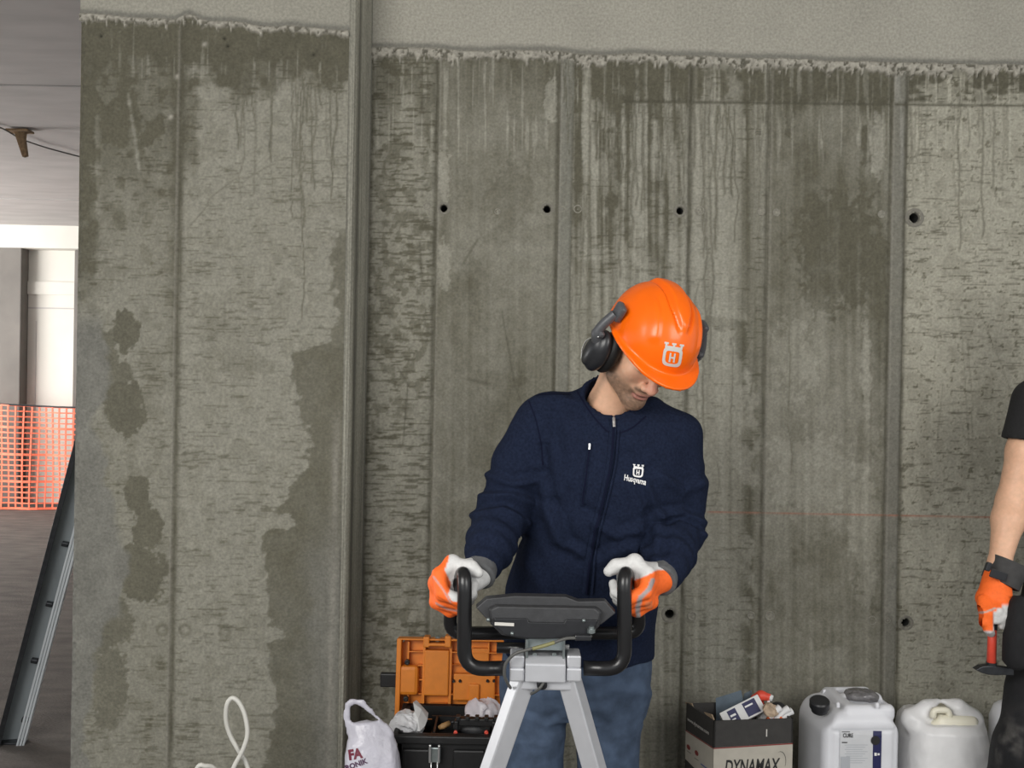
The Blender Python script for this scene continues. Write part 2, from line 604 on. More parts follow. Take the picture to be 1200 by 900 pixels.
def paint_right(u, v, pid):
    n60 = fbm(u / 70.0, v / 90.0, 4, 1); n14 = fbm(u / 15.0, v / 19.0, 4, 2); n4 = fbm(u / 4.0, v / 4.5, 3, 4)
    vert = fbm(u / 5.0, v / 170.0, 3, 6); vj = joint_right(u)
    low = ss(90, 700, v)
    disp = relief_common(u, v)
    m = np.zeros(u.shape)
    base = LIGHT.copy()
    if pid == 'C':
        nf = fbm(u / 8.0, v / 9.0, 4, 44)
        m = 0.28 + 0.42 * ss(0.46, 0.60, nf) * (0.35 + 0.65 * ss(0.42, 0.58, n60)) + 0.5 * (n60 - 0.5)
        m += 0.55 * dashes(u, v, 41, 0.60) + 0.5 * damp_top(u, v, vj, 90, 11)
    elif pid == 'D':
        m = 0.60 + 0.75 * (n60 - 0.5) + 0.5 * (n14 - 0.5) + 0.35 * (vert - 0.5)
        m += 0.16 * spots(u, v, [(600, 230, 30, 45, 1), (560, 330, 32, 30, .8), (590, 445, 30, 10, .7), (615, 275, 60, 12, .6)], 12, 0.8)
        m -= 0.55 * spots(u, v, [(645, 120, 8, 26, 1), (520, 200, 7, 40, .8), (520, 310, 8, 30, .7)], 14, 0.8, 7)
        m += 0.25 * damp_top(u, v, vj, 70, 13)
    elif pid == 'S':
        m = 0.42 + 0.3 * (n60 - 0.5) + 0.3 * (n14 - 0.5); base = np.array([0.27, 0.27, 0.235])
    elif pid == 'E':
        fade = 1 - ss(230, 430, v + 140 * (n60 - 0.5))
        m = 0.34 + 0.75 * (vert - 0.5) * (0.5 + fade) * 2.2 + 0.42 * ss(0.42, 0.62, n14) * fade + 0.4 * (n60 - 0.5)
        m += 0.45 * (1 - ss(118, 122, v)) * ss(727, 731, u) + 0.5 * damp_top(u, v, vj, 70, 15)
        m += 0.35 * dashes(u, v, 45, 0.68)
    elif pid == 'F':
        band = np.exp(-((u - 878) / 15.0) ** 2)
        m = 0.20 + 0.6 * band * ss(0.36, 0.56, n14 + 0.2 * (1 - ss(300, 620, v))) + 0.7 * (vert - 0.5) + 0.35 * (n60 - 0.5)
        m += 0.5 * (1 - ss(116, 121, v)) * (0.4 + ss(0.4, 0.6, n14)) + 0.4 * dashes(u, v, 47, 0.70)
        m += 0.3 * spots(u, v, [(850, 380, 26, 9, 1), (868, 400, 9, 22, 1)], 19, 0.6)
    elif pid == 'G':
        m = 0.66 + 0.6 * (n60 - 0.5) + 0.55 * (n14 - 0.5) + 0.5 * (vert - 0.5) - 0.24 * ss(330, 520, v)
        m += 0.30 * spots(u, v, [(985, 295, 55, 70, 1), (1030, 400, 18, 130, .7), (1016, 170, 9, 22, 1), (925, 135, 7, 34, 1), (960, 690, 70, 60, .5)], 17, 0.7)
        m -= 0.5 * spots(u, v, [(1028, 172, 9, 34, 1), (1015, 420, 6, 60, .8), (930, 420, 24, 50, .5), (960, 560, 60, 50, .5), (1012, 620, 16, 90, .6)], 18, 0.8)
        m += 0.25 * (1 - ss(116, 121, v)) + 0.3 * damp_top(u, v, vj, 60, 16)
    elif pid == 'B':
        base = np.array([0.25, 0.246, 0.215]); m = 0.42 + 0.35 * (n60 - 0.5) + 0.25 * (n14 - 0.5) - 0.3 * ss(480, 820, v) * ss(0.45, 0.6, n14)
    else:  # H
        base = np.array([0.400, 0.388, 0.320])  # beige, made paler to stand in for stronger light at the right
        m = 0.10 + 0.35 * (n60 - 0.5) + 0.22 * ss(0.5, 0.66, n14) + 0.48 * dashes(u, v, 49, 0.67)
        m += (1 - ss(117, 122, v)) * (0.25 + 0.7 * ss(0.40, 0.58, fbm(u / 26.0, v / 16.0, 3, 51))) + 0.06
        ln = [[(1125, 362), (1130, 430), (1136, 530)], [(1155, 380), (1185, 460)], [(1080, 385), (1168, 397)], [(1105, 450), (1098, 520)], [(1145, 460), (1155, 490)], [(1085, 478), (1190, 462)], [(1112, 352), (1165, 350)]]
        for q in ln:
            m = np.maximum(m, 0.5 * poly_line(u, v, q, 1.2))
        m += 0.5 * ss(0.69, 0.74, n4)
    m = m - 0.45 * ss(0.66, 0.8, vn(u / 2.4, v / 60.0, 81)) * (1 - ss(90, 150, v - vj)) * ss(0, 6, v - vj)
    # long random runs of slurry water
    m = drips(u, v, DRIPS_R, np.clip(m, 0, 1.15))
    c = mixc(np.broadcast_to(base, u.shape + (3,)).copy(), DARK, np.clip(m, 0, 1))
    c = c * (0.84 + 0.34 * n4 + 0.16 * (n60 - 0.5) + 0.16 * (n14 - 0.5))[..., None]
    # the board line near the top, the red chalk line, scratches
    if pid not in ('C', 'D', 'S'):
        on = ss(729, 733, u)
        c = mixc(c, DARK * 0.8, 0.85 * np.exp(-((v - 119 - (u - 730) * 0.010) / 1.6) ** 2) * on)
        disp -= 0.003 * np.exp(-((v - 119 - (u - 730) * 0.010) / 1.8) ** 2) * on
        disp += 0.003 * on * (1 - ss(117, 120, v))
        c = mixc(c, np.array([0.36, 0.15, 0.10]), 0.85 * np.exp(-((v - 600 - (u - 830) * 0.019) / 0.9) ** 2) * ss(826, 832, u) * (0.5 + 0.8 * vn(u / 20.0, v, 61)))
    if pid == 'C':
        c = mixc(c, DARK, 0.6 * np.exp(-((v - 260) / 1.0) ** 2) * ss(432, 436, u) * (1 - ss(500, 506, u)))
        c = mixc(c, DARK * 0.7, 0.6 * np.maximum(poly_line(u, v, [(492, 285), (494, 320), (488, 322)], 1.3), np.maximum(poly_line(u, v, [(478, 450), (472, 522)], 1.0), np.maximum(poly_line(u, v, [(466, 430), (479, 452)], 1.0), poly_line(u, v, [(497, 112), (494, 130)], 2.0)))))
    if pid == 'D':
        c = mixc(c, DARK * 0.8, 0.55 * np.maximum(poly_line(u, v, [(560, 280), (542, 310)], 1.4), np.maximum(poly_line(u, v, [(588, 365), (603, 450), (610, 470)], 1.1), poly_line(u, v, [(548, 444), (572, 450)], 2.2))))
    # beam above the joint
    bm_ = 1 - ss(-2, 1, v - vj)
    bc = np.array([0.355, 0.343, 0.294]) * (0.90 + 0.18 * n60 + 0.06 * n4)[..., None]
    c = mixc(c, bc, bm_)
    c, disp = crumble(u, v, vj, c, disp)
    # formwork joints: fins and grooves
    for (uj, w, s, hgt) in JOINTS_R:
        ux = uj + (400 - v) * 0.0175
        g = np.exp(-((u - ux) / w) ** 2) * ss(0, 8, v - vj - 8)
        c = mixc(c, (DARK * 0.75 if s > 0 else PALE * 0.8), abs(s) * g * (0.6 + 0.5 * vn(u / 3.0, v / 22.0, 63)))
        disp = disp + hgt * g
    return c, disp


JOINTS_R = [(431, 2.0, .7, -.003), (507, 2.8, .9, -.004), (511, 1.2, -.35, .002), (650, 2.6, .95, -.005), (653, 1.2, -.5, .003), (667, 1.8, .6, -.002),
            (805, 3.4, 1.0, -.005), (802, 1.2, -.25, .002), (896, 3.0, .85, -.004), (900, 1.5, -.3, .002), (1040, 2.2, .85, -.004), (1043, 1.2, -.4, .002), (1058, 2.4, .95, -.004)]
_r = random.Random(8)
DRIPS_R = []
for (a, b, n, v0, l0, l1, s) in [(435, 505, 16, 66, 15, 90, .75), (512, 648, 12, 66, 10, 120, .5), (655, 805, 34, 68, 40, 260, .85), (735, 805, 14, 120, 30, 160, .8),
                                 (808, 895, 26, 120, 20, 240, .8), (900, 1040, 20, 76, 15, 130, .6), (905, 1038, 16, 122, 20, 230, .55), (1062, 1215, 24, 123, 12, 150, .6), (1064, 1215, 16, 80, 10, 40, .8)]:
    for k in range(n):
        DRIPS_R.append((_r.uniform(a, b), v0 + _r.uniform(-2, 6), v0 + _r.uniform(l0, l1) * _r.uniform(.5, 1), _r.uniform(0.9, 2.0), s * _r.uniform(.6, 1.1), _r.randrange(200)))
for (a, v1) in [(681, 560), (690, 420), (716, 380), (724, 330), (826, 520), (834, 430), (882, 470), (889, 350), (927, 560), (932, 330), (963, 350), (992, 420), (1124, 300), (1150, 285)]:
    DRIPS_R.append((a, 75, v1, 1.7, .7, _r.randrange(200)))
for (a, b, c) in [(1137, 400, 520), (858, 395, 520), (815, 330, 520), (840, 540, 600), (672, 110, 420)]:
    DRIPS_R.append((a, b, c, 1.3, .55, _r.randrange(200)))

DRIPS_L = []
for (a, b, n, v0, l0, l1, s) in [(230, 395, 34, 36, 12, 70, .8), (100, 205, 14, 34, 20, 130, .5), (270, 398, 12, 85, 30, 190, .75)]:
    for k in range(n):
        DRIPS_L.append((_r.uniform(a, b), v0, v0 + _r.uniform(l0, l1), _r.uniform(0.9, 1.9), s * _r.uniform(.6, 1.1), _r.randrange(200)))
for (a, v1, w) in [(279, 180, 1.6), (286, 142, 1.6), (298, 145, 1.3), (317, 195, 1.9), (354, 270, 2.0), (362, 150, 2.4), (365, 218, 1.4), (377, 132, 1.3), (393, 200, 1.8), (355, 380, 1.2)]:
    DRIPS_L.append((a, 88, v1, w, .8, _r.randrange(200)))


def paint_left(u, v, pid):
    n60 = fbm(u / 70.0, v / 90.0, 4, 101); n14 = fbm(u / 15.0, v / 17.0, 4, 102); n4 = fbm(u / 4.0, v / 4.5, 3, 104)
    nb = fbm(u / 24.0, v / 24.0, 5, 106) - 0.5; vj = joint_left(u)
    disp = relief_common(u, v)
    base = LIGHT * 0.93
    if pid == 'A':
        top = 1 - ss(150, 300, v + 170 * nb + 0.5 * (u - 150))
        m = 0.30 + 0.50 * top + 0.42 * (n60 - 0.5) + 0.42 * ss(0.5, 0.66, n14) * (0.55 + 0.5 * top)
        m += 0.4 * (1 - ss(106, 118, u + 22 * nb)) * (1 - ss(330, 380, v))
        m += 0.3 * np.exp(-((u - 206) / 7.0) ** 2) * (1 - ss(380, 520, v))
        m -= 0.6 * poly_line(u, v, [(150, 110), (158, 160), (163, 200)], 2.2) + 0.35 * poly_line(u, v, [(112, 100), (115, 250)], 3.5)
        m += 0.35 * dashes(u, v, 141, 0.68) + 0.4 * damp_top(u, v, vj, 60, 143)
        m = np.maximum(m, 0.9 * spots(u, v, [(148, 390, 17, 26, 1), (138, 440, 20, 14, .9), (148, 478, 26, 36, 1), (120, 420, 20, 45, .9), (160, 580, 15, 24, 1), (172, 620, 20, 34, 1), (165, 668, 34, 36, 1), (128, 730, 30, 40, .9), (128, 800, 24, 60, .85)], 145, 0.55, 20))
    else:
        top = 1 - ss(78, 112, v + 90 * nb + 0.25 * (250 - u) * (u < 290))
        m = 0.16 + 0.80 * top + 0.32 * (n60 - 0.5) + 0.22 * ss(0.5, 0.66, n14) + 0.42 * dashes(u, v, 147, 0.66)
        m += 0.6 * (1 - ss(224, 238, u + 26 * nb)) * (1 - ss(170, 230, v + 60 * nb))
        m += 0.22 * spots(u, v, [(290, 430, 42, 14, 1), (262, 400, 30, 40, .6)], 148, 0.7)
        m += damp_top(u, v, vj, 46, 151) * 0.5
        edge = np.interp(v, [255, 290, 380, 400, 412, 425, 445, 470, 500, 540, 560, 590, 640, 680, 700, 760, 800, 850, 900], [402, 388, 394, 390, 348, 350, 342, 346, 360, 364, 350, 330, 306, 312, 318, 312, 320, 322, 305])
        st = ss(-3, 3, u - (edge + 26 * (fbm(u / 13.0, v / 11.0, 4, 153) - 0.5)))
        st *= ss(258, 280, v)
        st *= 1 - 0.75 * spots(u, v, [(318, 744, 16, 9, 1), (330, 612, 18, 9, 1), (352, 545, 9, 8, 1)], 155, 0.6)
        m = np.maximum(m, (0.80 + 0.35 * (n14 - 0.5) + 0.25 * (n60 - 0.5)) * st)
        m = np.maximum(m, 0.55 * np.maximum(poly_line(u, v, [(220, 268), (240, 245), (246, 232), (278, 208), (290, 209), (312, 196), (322, 192)], 1.4), np.maximum(poly_line(u, v, [(276, 205), (264, 205)], 1.0), np.maximum(poly_line(u, v, [(298, 348), (325, 340), (342, 330)], 0.9), poly_line(u, v, [(280, 818), (293, 790)], 1.0)))))
    m = m - 0.5 * ss(0.64, 0.8, vn(u / 2.4, v / 40.0, 83)) * (1 - ss(30, 110, v - vj)) * ss(0, 6, v - vj) - 0.25 * ss(0.5, 0.7, n14) * (1 - ss(40, 70, v - vj))
    m = drips(u, v, DRIPS_L, np.clip(m, 0, 1.1))
    c = mixc(np.broadcast_to(base, u.shape + (3,)).copy(), DARK, np.clip(m, 0, 1))
    if pid == 'A':   # trowelled grey repair along the free edge
        rep = ss(350, 395, v) * (1 - ss(-4, 5, u - np.interp(v, [350, 400, 450, 500, 560, 620, 680, 720, 760, 820, 900], [112, 126, 128, 110, 122, 145, 148, 138, 112, 106, 98]) + 30 * nb))
        c = mixc(c, GREY * (0.82 + 0.5 * fbm(u / 30.0, v / 30.0, 3, 157))[..., None], rep * 0.95)
    else:            # grey laitance by the corner, with a pale vertical sheen painted in
        rep = ss(560, 700, v) * ss(340, 378, u + 30 * nb)
        c = mixc(c, GREY * (0.75 + 0.6 * fbm(u / 12.0, v / 60.0, 3, 159))[..., None], rep * 0.7)
        c = mixc(c, PALE * 0.72, 0.5 * np.exp(-((u - 392 + (v - 600) * 0.02) / 5.0) ** 2) * ss(430, 560, v) * (0.4 + vn(u / 3.0, v / 40.0, 160)))
    c = c * (0.82 + 0.34 * n4 + 0.16 * (n60 - 0.5) + 0.18 * (n14 - 0.5))[..., None]
    for (x, y) in [(118, 42), (263, 45), (267, 54), (367, 64)]:
        g = np.exp(-((u - x) ** 2 + (v - y) ** 2) / 3.0); c = mixc(c, DARK * 0.2, g); disp -= 0.006 * g
    for (x, y) in [(208, 90), (240, 52), (200, 137)]:
        c = mixc(c, PALE, 0.8 * np.exp(-((u - x) ** 2 + (v - y) ** 2) / 7.0))
    for (x, y, s) in [(190, 738, 1), (217, 738, 1), (264, 740, .7), (205, 226, .6), (228, 226, .6)]:
        r = np.hypot(u - x, v - y); g = np.exp(-((r - 6) / 2.2) ** 2); c = mixc(c, DARK, s * 0.6 * g); disp -= 0.002 * s * (1 - ss(3, 6, r))
    bm_ = 1 - ss(-2, 1, v - vj)
    c = mixc(c, np.array([0.31, 0.30, 0.255]) * (0.90 + 0.2 * n60)[..., None], bm_)
    c, disp = crumble(u, v, vj, c, disp, 7)
    for (uj, w, s, hgt) in [(208, 4.0, 1.0, -.004), (204.0, 1.3, -.5, .003)]:
        ux = uj + (400 - v) * 0.0175
        g = np.exp(-((u - ux) / w) ** 2) * ss(0, 8, v - vj - 8)
        c = mixc(c, (DARK * 0.85 if s > 0 else PALE * 0.7), abs(s) * g * (0.55 + 0.5 * vn(u / 3.0, v / 30.0, 163)))
        disp = disp + hgt * g
    if pid == 'A':   # ragged free edge
        disp = disp - 0.010 * (1 - ss(0, 5, u - 89 - (400 - v) * 0.0165 + 5 * (n4 - 0.5)))
    return c, disp


def wall_grid(name, x0, x1, z0, z1, y, paint, pid, parent, holes=(), step=STEP):
    nx = max(2, int(round((x1 - x0) / step)) + 1); nz = max(2, int(round((z1 - z0) / step)) + 1)
    X, Z = np.meshgrid(np.linspace(x0, x1, nx), np.linspace(z0, z1, nz), indexing='ij')
    u, v = uv(X, y + 0 * X, Z)
    c, d = paint(u.ravel(), v.ravel(), pid)
    pts = np.stack([X.ravel(), y - d, Z.ravel()], 1)
    i, j = np.meshgrid(np.arange(nx - 1), np.arange(nz - 1), indexing='ij')
    a = (i * nz + j).ravel()
    q = np.stack([a, a + nz, a + nz + 1, a + 1], 1)
    if holes:
        cx = (X[:-1, :-1] + X[1:, 1:]).ravel() / 2; cz = (Z[:-1, :-1] + Z[1:, 1:]).ravel() / 2
        keep = np.ones(len(q), bool)
        for (hx, hz, hr) in holes:
            keep &= np.hypot(cx - hx, cz - hz) > hr
        q = q[keep]
    return mesh_obj(name, pts, q, M_CONC, parent, smooth=True, col=c, quads=True)


# --- main wall: one child per formwork bay
wall_back = thing('wall_back', (0.6, Y_WALL, 0), kind='structure')
XJ = [P(u_, 400, Y_WALL)[0] for u_ in (429, 508, 651, 667, 805, 897, 1041, 1058)] + [2.02]
HOLES = [(520, 244, 4.6, 'black'), (641, 245, 4.8, 'black'), (797, 247, 4.6, 'black'), (1072, 255, 6.5, 'black'), (785, 720, 6.0, 'black'), (1062, 730, 5.5, 'black')]
PLUGS = [(500, 241, 4.5), (583, 248, 3.6), (677, 245, 5.0), (659, 245, 3.6), (820, 247, 5.5), (892, 248, 5.0), (910, 249, 4.5), (1033, 251, 4.5), (811, 722, 5.5), (880, 721, 4.5), (902, 722, 6.0), (1022, 727, 5.5), (1040, 727, 3.5)]
hole_w = []
for (a, b, r, _) in HOLES:
    p_ = P(a, b, Y_WALL); hole_w.append((p_[0], p_[2], r * Y_WALL / FPX))
ZSPLIT = P(800, 68, Y_WALL)[2]
for k, pid in enumerate(['C', 'D', 'S', 'E', 'F', 'G', 'B', 'H']):
    wall_grid('panel', XJ[k], XJ[k + 1], 0.0, ZSPLIT, Y_WALL, paint_right, pid, wall_back, [h for h in hole_w if XJ[k] - .02 < h[0] < XJ[k + 1] + .02])
wall_grid('beam', XJ[0], XJ[8], ZSPLIT, TOP, Y_WALL, paint_right, 'D', wall_back)
MB().box((0.80, Y_BACK - 0.04, TOP / 2), (2.6, 0.08, TOP)).build('core', M_CORE, wall_back)
wall_grid('panel', 2.02, 3.4, 0.0, TOP, Y_WALL, paint_right, 'H', wall_back, step=0.012)

M_HOLE = material('tie_hole_concrete', (0.20, 0.19, 0.16), rough=0.9, var=0.2, vscale=90, bump=0.5)
M_DARKHOLE = material('tie_hole_dark', (0.020, 0.020, 0.018), rough=0.9)
for (hx, hz, hr) in hole_w:
    b = MB(); b.lathe([(hr * 1.75, -0.001), (hr * 1.5, 0.0016), (hr * 1.12, 0.0014), (hr * 0.95, -0.004), (hr * 0.86, -0.012)], (hx, Y_WALL, hz), (0, -1, 0), 22)
    rim = b.build('tie_hole_rim', M_HOLE, wall_back, smooth=True)
    b = MB(); b.lathe([(hr * 0.87, -0.011), (hr * 0.80, -0.02), (hr * 0.80, -0.10), (0, -0.10)], (hx, Y_WALL, hz), (0, -1, 0), 18)
    b.build('tie_hole_sleeve', M_DARKHOLE, rim, smooth=True)
M_PLUG = material('tie_plug_concrete', (0.245, 0.235, 0.195), rough=0.85, var=0.25, vscale=140, bump=0.7, bscale=300)
for (a, b_, r) in PLUGS:
    p_ = P(a, b_, Y_WALL); rr = r * Y_WALL / FPX
    b = MB(); b.lathe([(rr * 1.05, -0.003), (rr, 0.0018), (rr * 0.8, 0.0022), (rr * 0.72, 0.0002), (rr * 0.3, 0.0006), (0, 0.0012)], p_, (0, -1, 0), 18)
    b.build('tie_plug', M_PLUG, wall_back, smooth=True)

# --- pier that stands proud of the wall
wall_left = thing('wall_left', (-0.95, Y_PIER, 0), kind='structure')
PX0 = P(87.5, 450, Y_PIER)[0]; PXM = P(208, 400, Y_PIER)[0]; PX1 = P(403, 400, Y_PIER)[0]
ZSL = P(240, 28, Y_PIER)[2]
wall_grid('panel', PX0, PXM, 0, ZSL, Y_PIER, paint_left, 'A', wall_left)
wall_grid('panel', PXM, PX1, 0, ZSL, Y_PIER, paint_left, 'B', wall_left)
wall_grid('beam', PX0, PX1, ZSL, TOP, Y_PIER, paint_left, 'B', wall_left)
# chamfered return face, streaked lengthways
prof = [(PX1, Y_PIER), (PX1 + 0.008, Y_PIER + 0.006), (PX1 + 0.016, Y_PIER + 0.012), (PX1 + 0.022, Y_PIER + 0.03), (PX1 + 0.024, Y_PIER + 0.07), (PX1 + 0.027, Y_PIER + 0.12), (XJ[0] - 0.004, Y_WALL - 0.03), (XJ[0] + 0.002, Y_WALL - 0.004), (XJ[0] + 0.004, Y_WALL + 0.004)]
_pp = []
for (xa_, ya_), (xb_, yb_) in zip(prof[:-1], prof[1:]):
    for t_ in (0, .25, .5, .75):
        _pp.append((xa_ + (xb_ - xa_) * t_, ya_ + (yb_ - ya_) * t_))
prof0 = prof; prof = _pp + [prof[-1]]
nz = 376; zz = np.linspace(0, TOP, nz)
pv = np.array([[(x, y, z) for z in zz] for x, y in prof]).reshape(-1, 3)
ii, jj = np.meshgrid(np.arange(len(prof) - 1), np.arange(nz - 1), indexing='ij'); aa = (ii * nz + jj).ravel()
kk = np.repeat(np.arange(len(prof)), nz)
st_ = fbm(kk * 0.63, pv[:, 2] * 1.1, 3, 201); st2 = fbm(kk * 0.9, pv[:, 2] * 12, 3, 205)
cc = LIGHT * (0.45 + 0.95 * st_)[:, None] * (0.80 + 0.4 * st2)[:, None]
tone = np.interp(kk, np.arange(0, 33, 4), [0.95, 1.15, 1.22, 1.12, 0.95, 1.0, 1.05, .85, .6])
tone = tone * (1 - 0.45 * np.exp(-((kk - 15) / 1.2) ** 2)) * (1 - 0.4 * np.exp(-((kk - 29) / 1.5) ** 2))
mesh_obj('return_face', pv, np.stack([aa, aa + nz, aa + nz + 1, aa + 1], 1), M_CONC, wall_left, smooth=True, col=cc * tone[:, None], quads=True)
b = MB(); b.box(((PX0 + PX1) / 2, (Y_PIER + 0.013 + Y_BACK) / 2, TOP / 2), (PX1 - PX0, Y_BACK - Y_PIER - 0.013, TOP)); b.build('core', M_CORE, wall_left)

# --- floor
M_FLOOR = material('site_floor', (0.105, 0.092, 0.083), rough=0.92, var=0.28, vscale=5, bump=0.8, bscale=60, bdist=0.006, stretch=(1, 3, 1))
b = MB(); b.box((-3.0, 5.0, -0.075), (16, 18.5, 0.15)); tag(b.build('floor', M_FLOOR), kind='structure')

# --- the hall beyond: slab, far wall, columns
M_SLAB = material('slab_soffit', (0.46, 0.435, 0.425), rough=0.8, var=0.10, vscale=2.2, bump=0.3, bscale=25, stretch=(1, 3, 1))
M_FARW = material('far_wall_concrete', (0.62, 0.60, 0.55), rough=0.8, var=0.07, vscale=1.6, bump=0.2, bscale=20)
M_COLM = material('shaded_column_concrete', (0.15, 0.138, 0.125), rough=0.8, var=0.14, vscale=3, bump=0.3, bscale=25)  # dark tone stands in for the shade on the far columns
ceiling = thing('ceiling', (-3.0, 7.0, TOP), kind='structure')
edges_y = [-0.6, 3.5, 4.45, 5.05, 5.9, 6.75, 8.6, 10.6]
for i in range(len(edges_y) - 1):
    y0, y1 = edges_y[i], edges_y[i + 1]
    dz = [0.0, 0.0, 0.008, 0.002, 0.010, 0.03, 0.026][i]
    MB().box((-3.0, (y0 + y1) / 2, TOP + 0.09 + dz), (16, y1 - y0 - 0.008, 0.18)).build('slab_panel', M_SLAB, ceiling)
MB().box((-3.0, 5.0, TOP + 0.215), (16, 11.2, 0.05)).build('slab_top', M_CORE, ceiling)
YFW = 10.36
far = thing('wall_far', (-5.3, YFW, 0), kind='structure')
MB().box((-4.0, YFW + 0.1, 1.5), (14, 0.2, TOP)).build('wall_face', M_FARW, far)
fz = P(45, 345, YFW)[2]
MB().box((-4.0, YFW, fz + 0.07), (14, 0.05, 0.14)).build('ledge', M_FARW, far)
MB().box((-4.0, YFW, fz - 0.15), (14, 0.010, 0.015)).build('wall_line', M_SLAB, far)  # darker strip drawn in place of the shadowed line below the ledge
x_ = P(42, 420, YFW)[0]
MB().box((x_, YFW, 1.0), (0.008, 0.010, 2.0)).build('wall_line', M_SLAB, far)
for k, (ua, ub, yc) in enumerate([(-60, 12, 10.0), (75, 130, 10.0)]):
    xa, xb = P(ua, 420, yc)[0], P(ub, 420, yc)[0]
    o = MB().box(((xa + xb) / 2, yc + 0.28, 1.385 if k else 1.5), (xb - xa, 0.16, 2.77 if k else TOP), bev=0.01).build('trim_%d' % (k + 1), M_COLM)
    tag(o, kind='structure')
MB().box((-4.6, 10.27, TOP - 0.09), (12, 0.2, 0.26), bev=0.01).build('downstand', M_FARW, ceiling)

# ================================================================ PEOPLE
def normals(v, q):
    n = np.zeros_like(v)
    fn = np.cross(v[q[:, 2]] - v[q[:, 0]], v[q[:, 3]] - v[q[:, 1]])
    for k in range(4):
        np.add.at(n, q[:, k], fn)
    return n / (np.linalg.norm(n, axis=1, keepdims=True) + 1e-12)


def sdf_disp(name, f, lo, hi, h, mat, parent, disp, color=None):
    v, q = surface_nets(f, lo, hi, h)
    n = normals(v, q)
    v = v + n * disp(v, n)[:, None]
    c = None if color is None else color(v, n)
    return mesh_obj(name, v, q, mat, parent, smooth=True, col=c, quads=True)


def ridge(u, v, pts, w, amp):
    """signed fold along a line: a crest with a trough on its lower side"""
    d = np.full(u.shape, 1e9); sg = np.zeros(u.shape)
    for (a, b), (c, e) in zip(pts[:-1], pts[1:]):
        dx, dy = c - a, e - b; L2 = dx * dx + dy * dy; L = math.sqrt(L2)
        t = np.clip(((u - a) * dx + (v - b) * dy) / L2, 0, 1)
        dd = (u - a - t * dx) ** 2 + (v - b - t * dy) ** 2
        s = ((u - a) * dy - (v - b) * dx) / L
        sg = np.where(dd < d, s, sg); d = np.minimum(d, dd)
    d = np.sqrt(d)
    return amp * (np.exp(-(d / w) ** 2) - 0.55 * np.exp(-((sg - 1.5 * w) / w) ** 2) * (d < 4 * w))


def hit(bvh, u, v, off=0.001):
    d = P(u, v, 1.0) - CAMP; d = d / np.linalg.norm(d)
    r = bvh.ray_cast(Vector(CAMP), Vector(d))
    if r[0] is None:
        return None
    n = np.array(r[1]); n = n if n.dot(d) < 0 else -n
    return np.array(r[0]) + n * off


def strip_on(name, bvh, pts, w, mat, parent, off=0.0015, n=10, thick=0.0):
    """ribbon w px wide laid on a surface along a line of photo points"""
    pp = spline([np.array([a, b, 0.0]) for a, b in pts], n); V = []; F = []
    for i, p in enumerate(pp):
        t = pp[min(i + 1, len(pp) - 1)] - pp[max(i - 1, 0)]; t /= np.linalg.norm(t)
        nx, ny = -t[1], t[0]
        row = []
        for s in (-1, -0.4, 0.4, 1):
            h = hit(bvh, p[0] + nx * w / 2 * s, p[1] + ny * w / 2 * s, off + (thick if abs(s) < 0.9 else 0))
            row.append(h)
        if any(r is None for r in row):
            continue
        k = len(V); V += row
        if k:
            F += [(k - 4 + j, k - 3 + j, k + 1 + j, k + j) for j in range(3)]
    return mesh_obj(name, V, F, mat, parent, smooth=True)


def print_on(name, parts, bvh, u, v, size_px, mat, parent, ang=0.0, off=0.0015, sx=1.0):
    """flat print: 2-D parts in px units centred on photo pixel (u, v)"""
    V = []; F = []; ca, sa = math.cos(ang), math.sin(ang)
    for vv, ff in parts:
        k = len(V); V += list(vv); F += [tuple(i + k for i in t) for t in ff]
    W = []; bad = set()
    for i, (a, b) in enumerate(V):
        h = hit(bvh, u + sx * (a * ca + b * sa), v - (b * ca - a * sa), off)
        if h is None:
            bad.add(i); h = W[-1] if W else np.zeros(3)
        W.append(h)
    F = [f for f in F if not bad.intersection(f)]
    return mesh_obj(name, W, F, mat, parent)


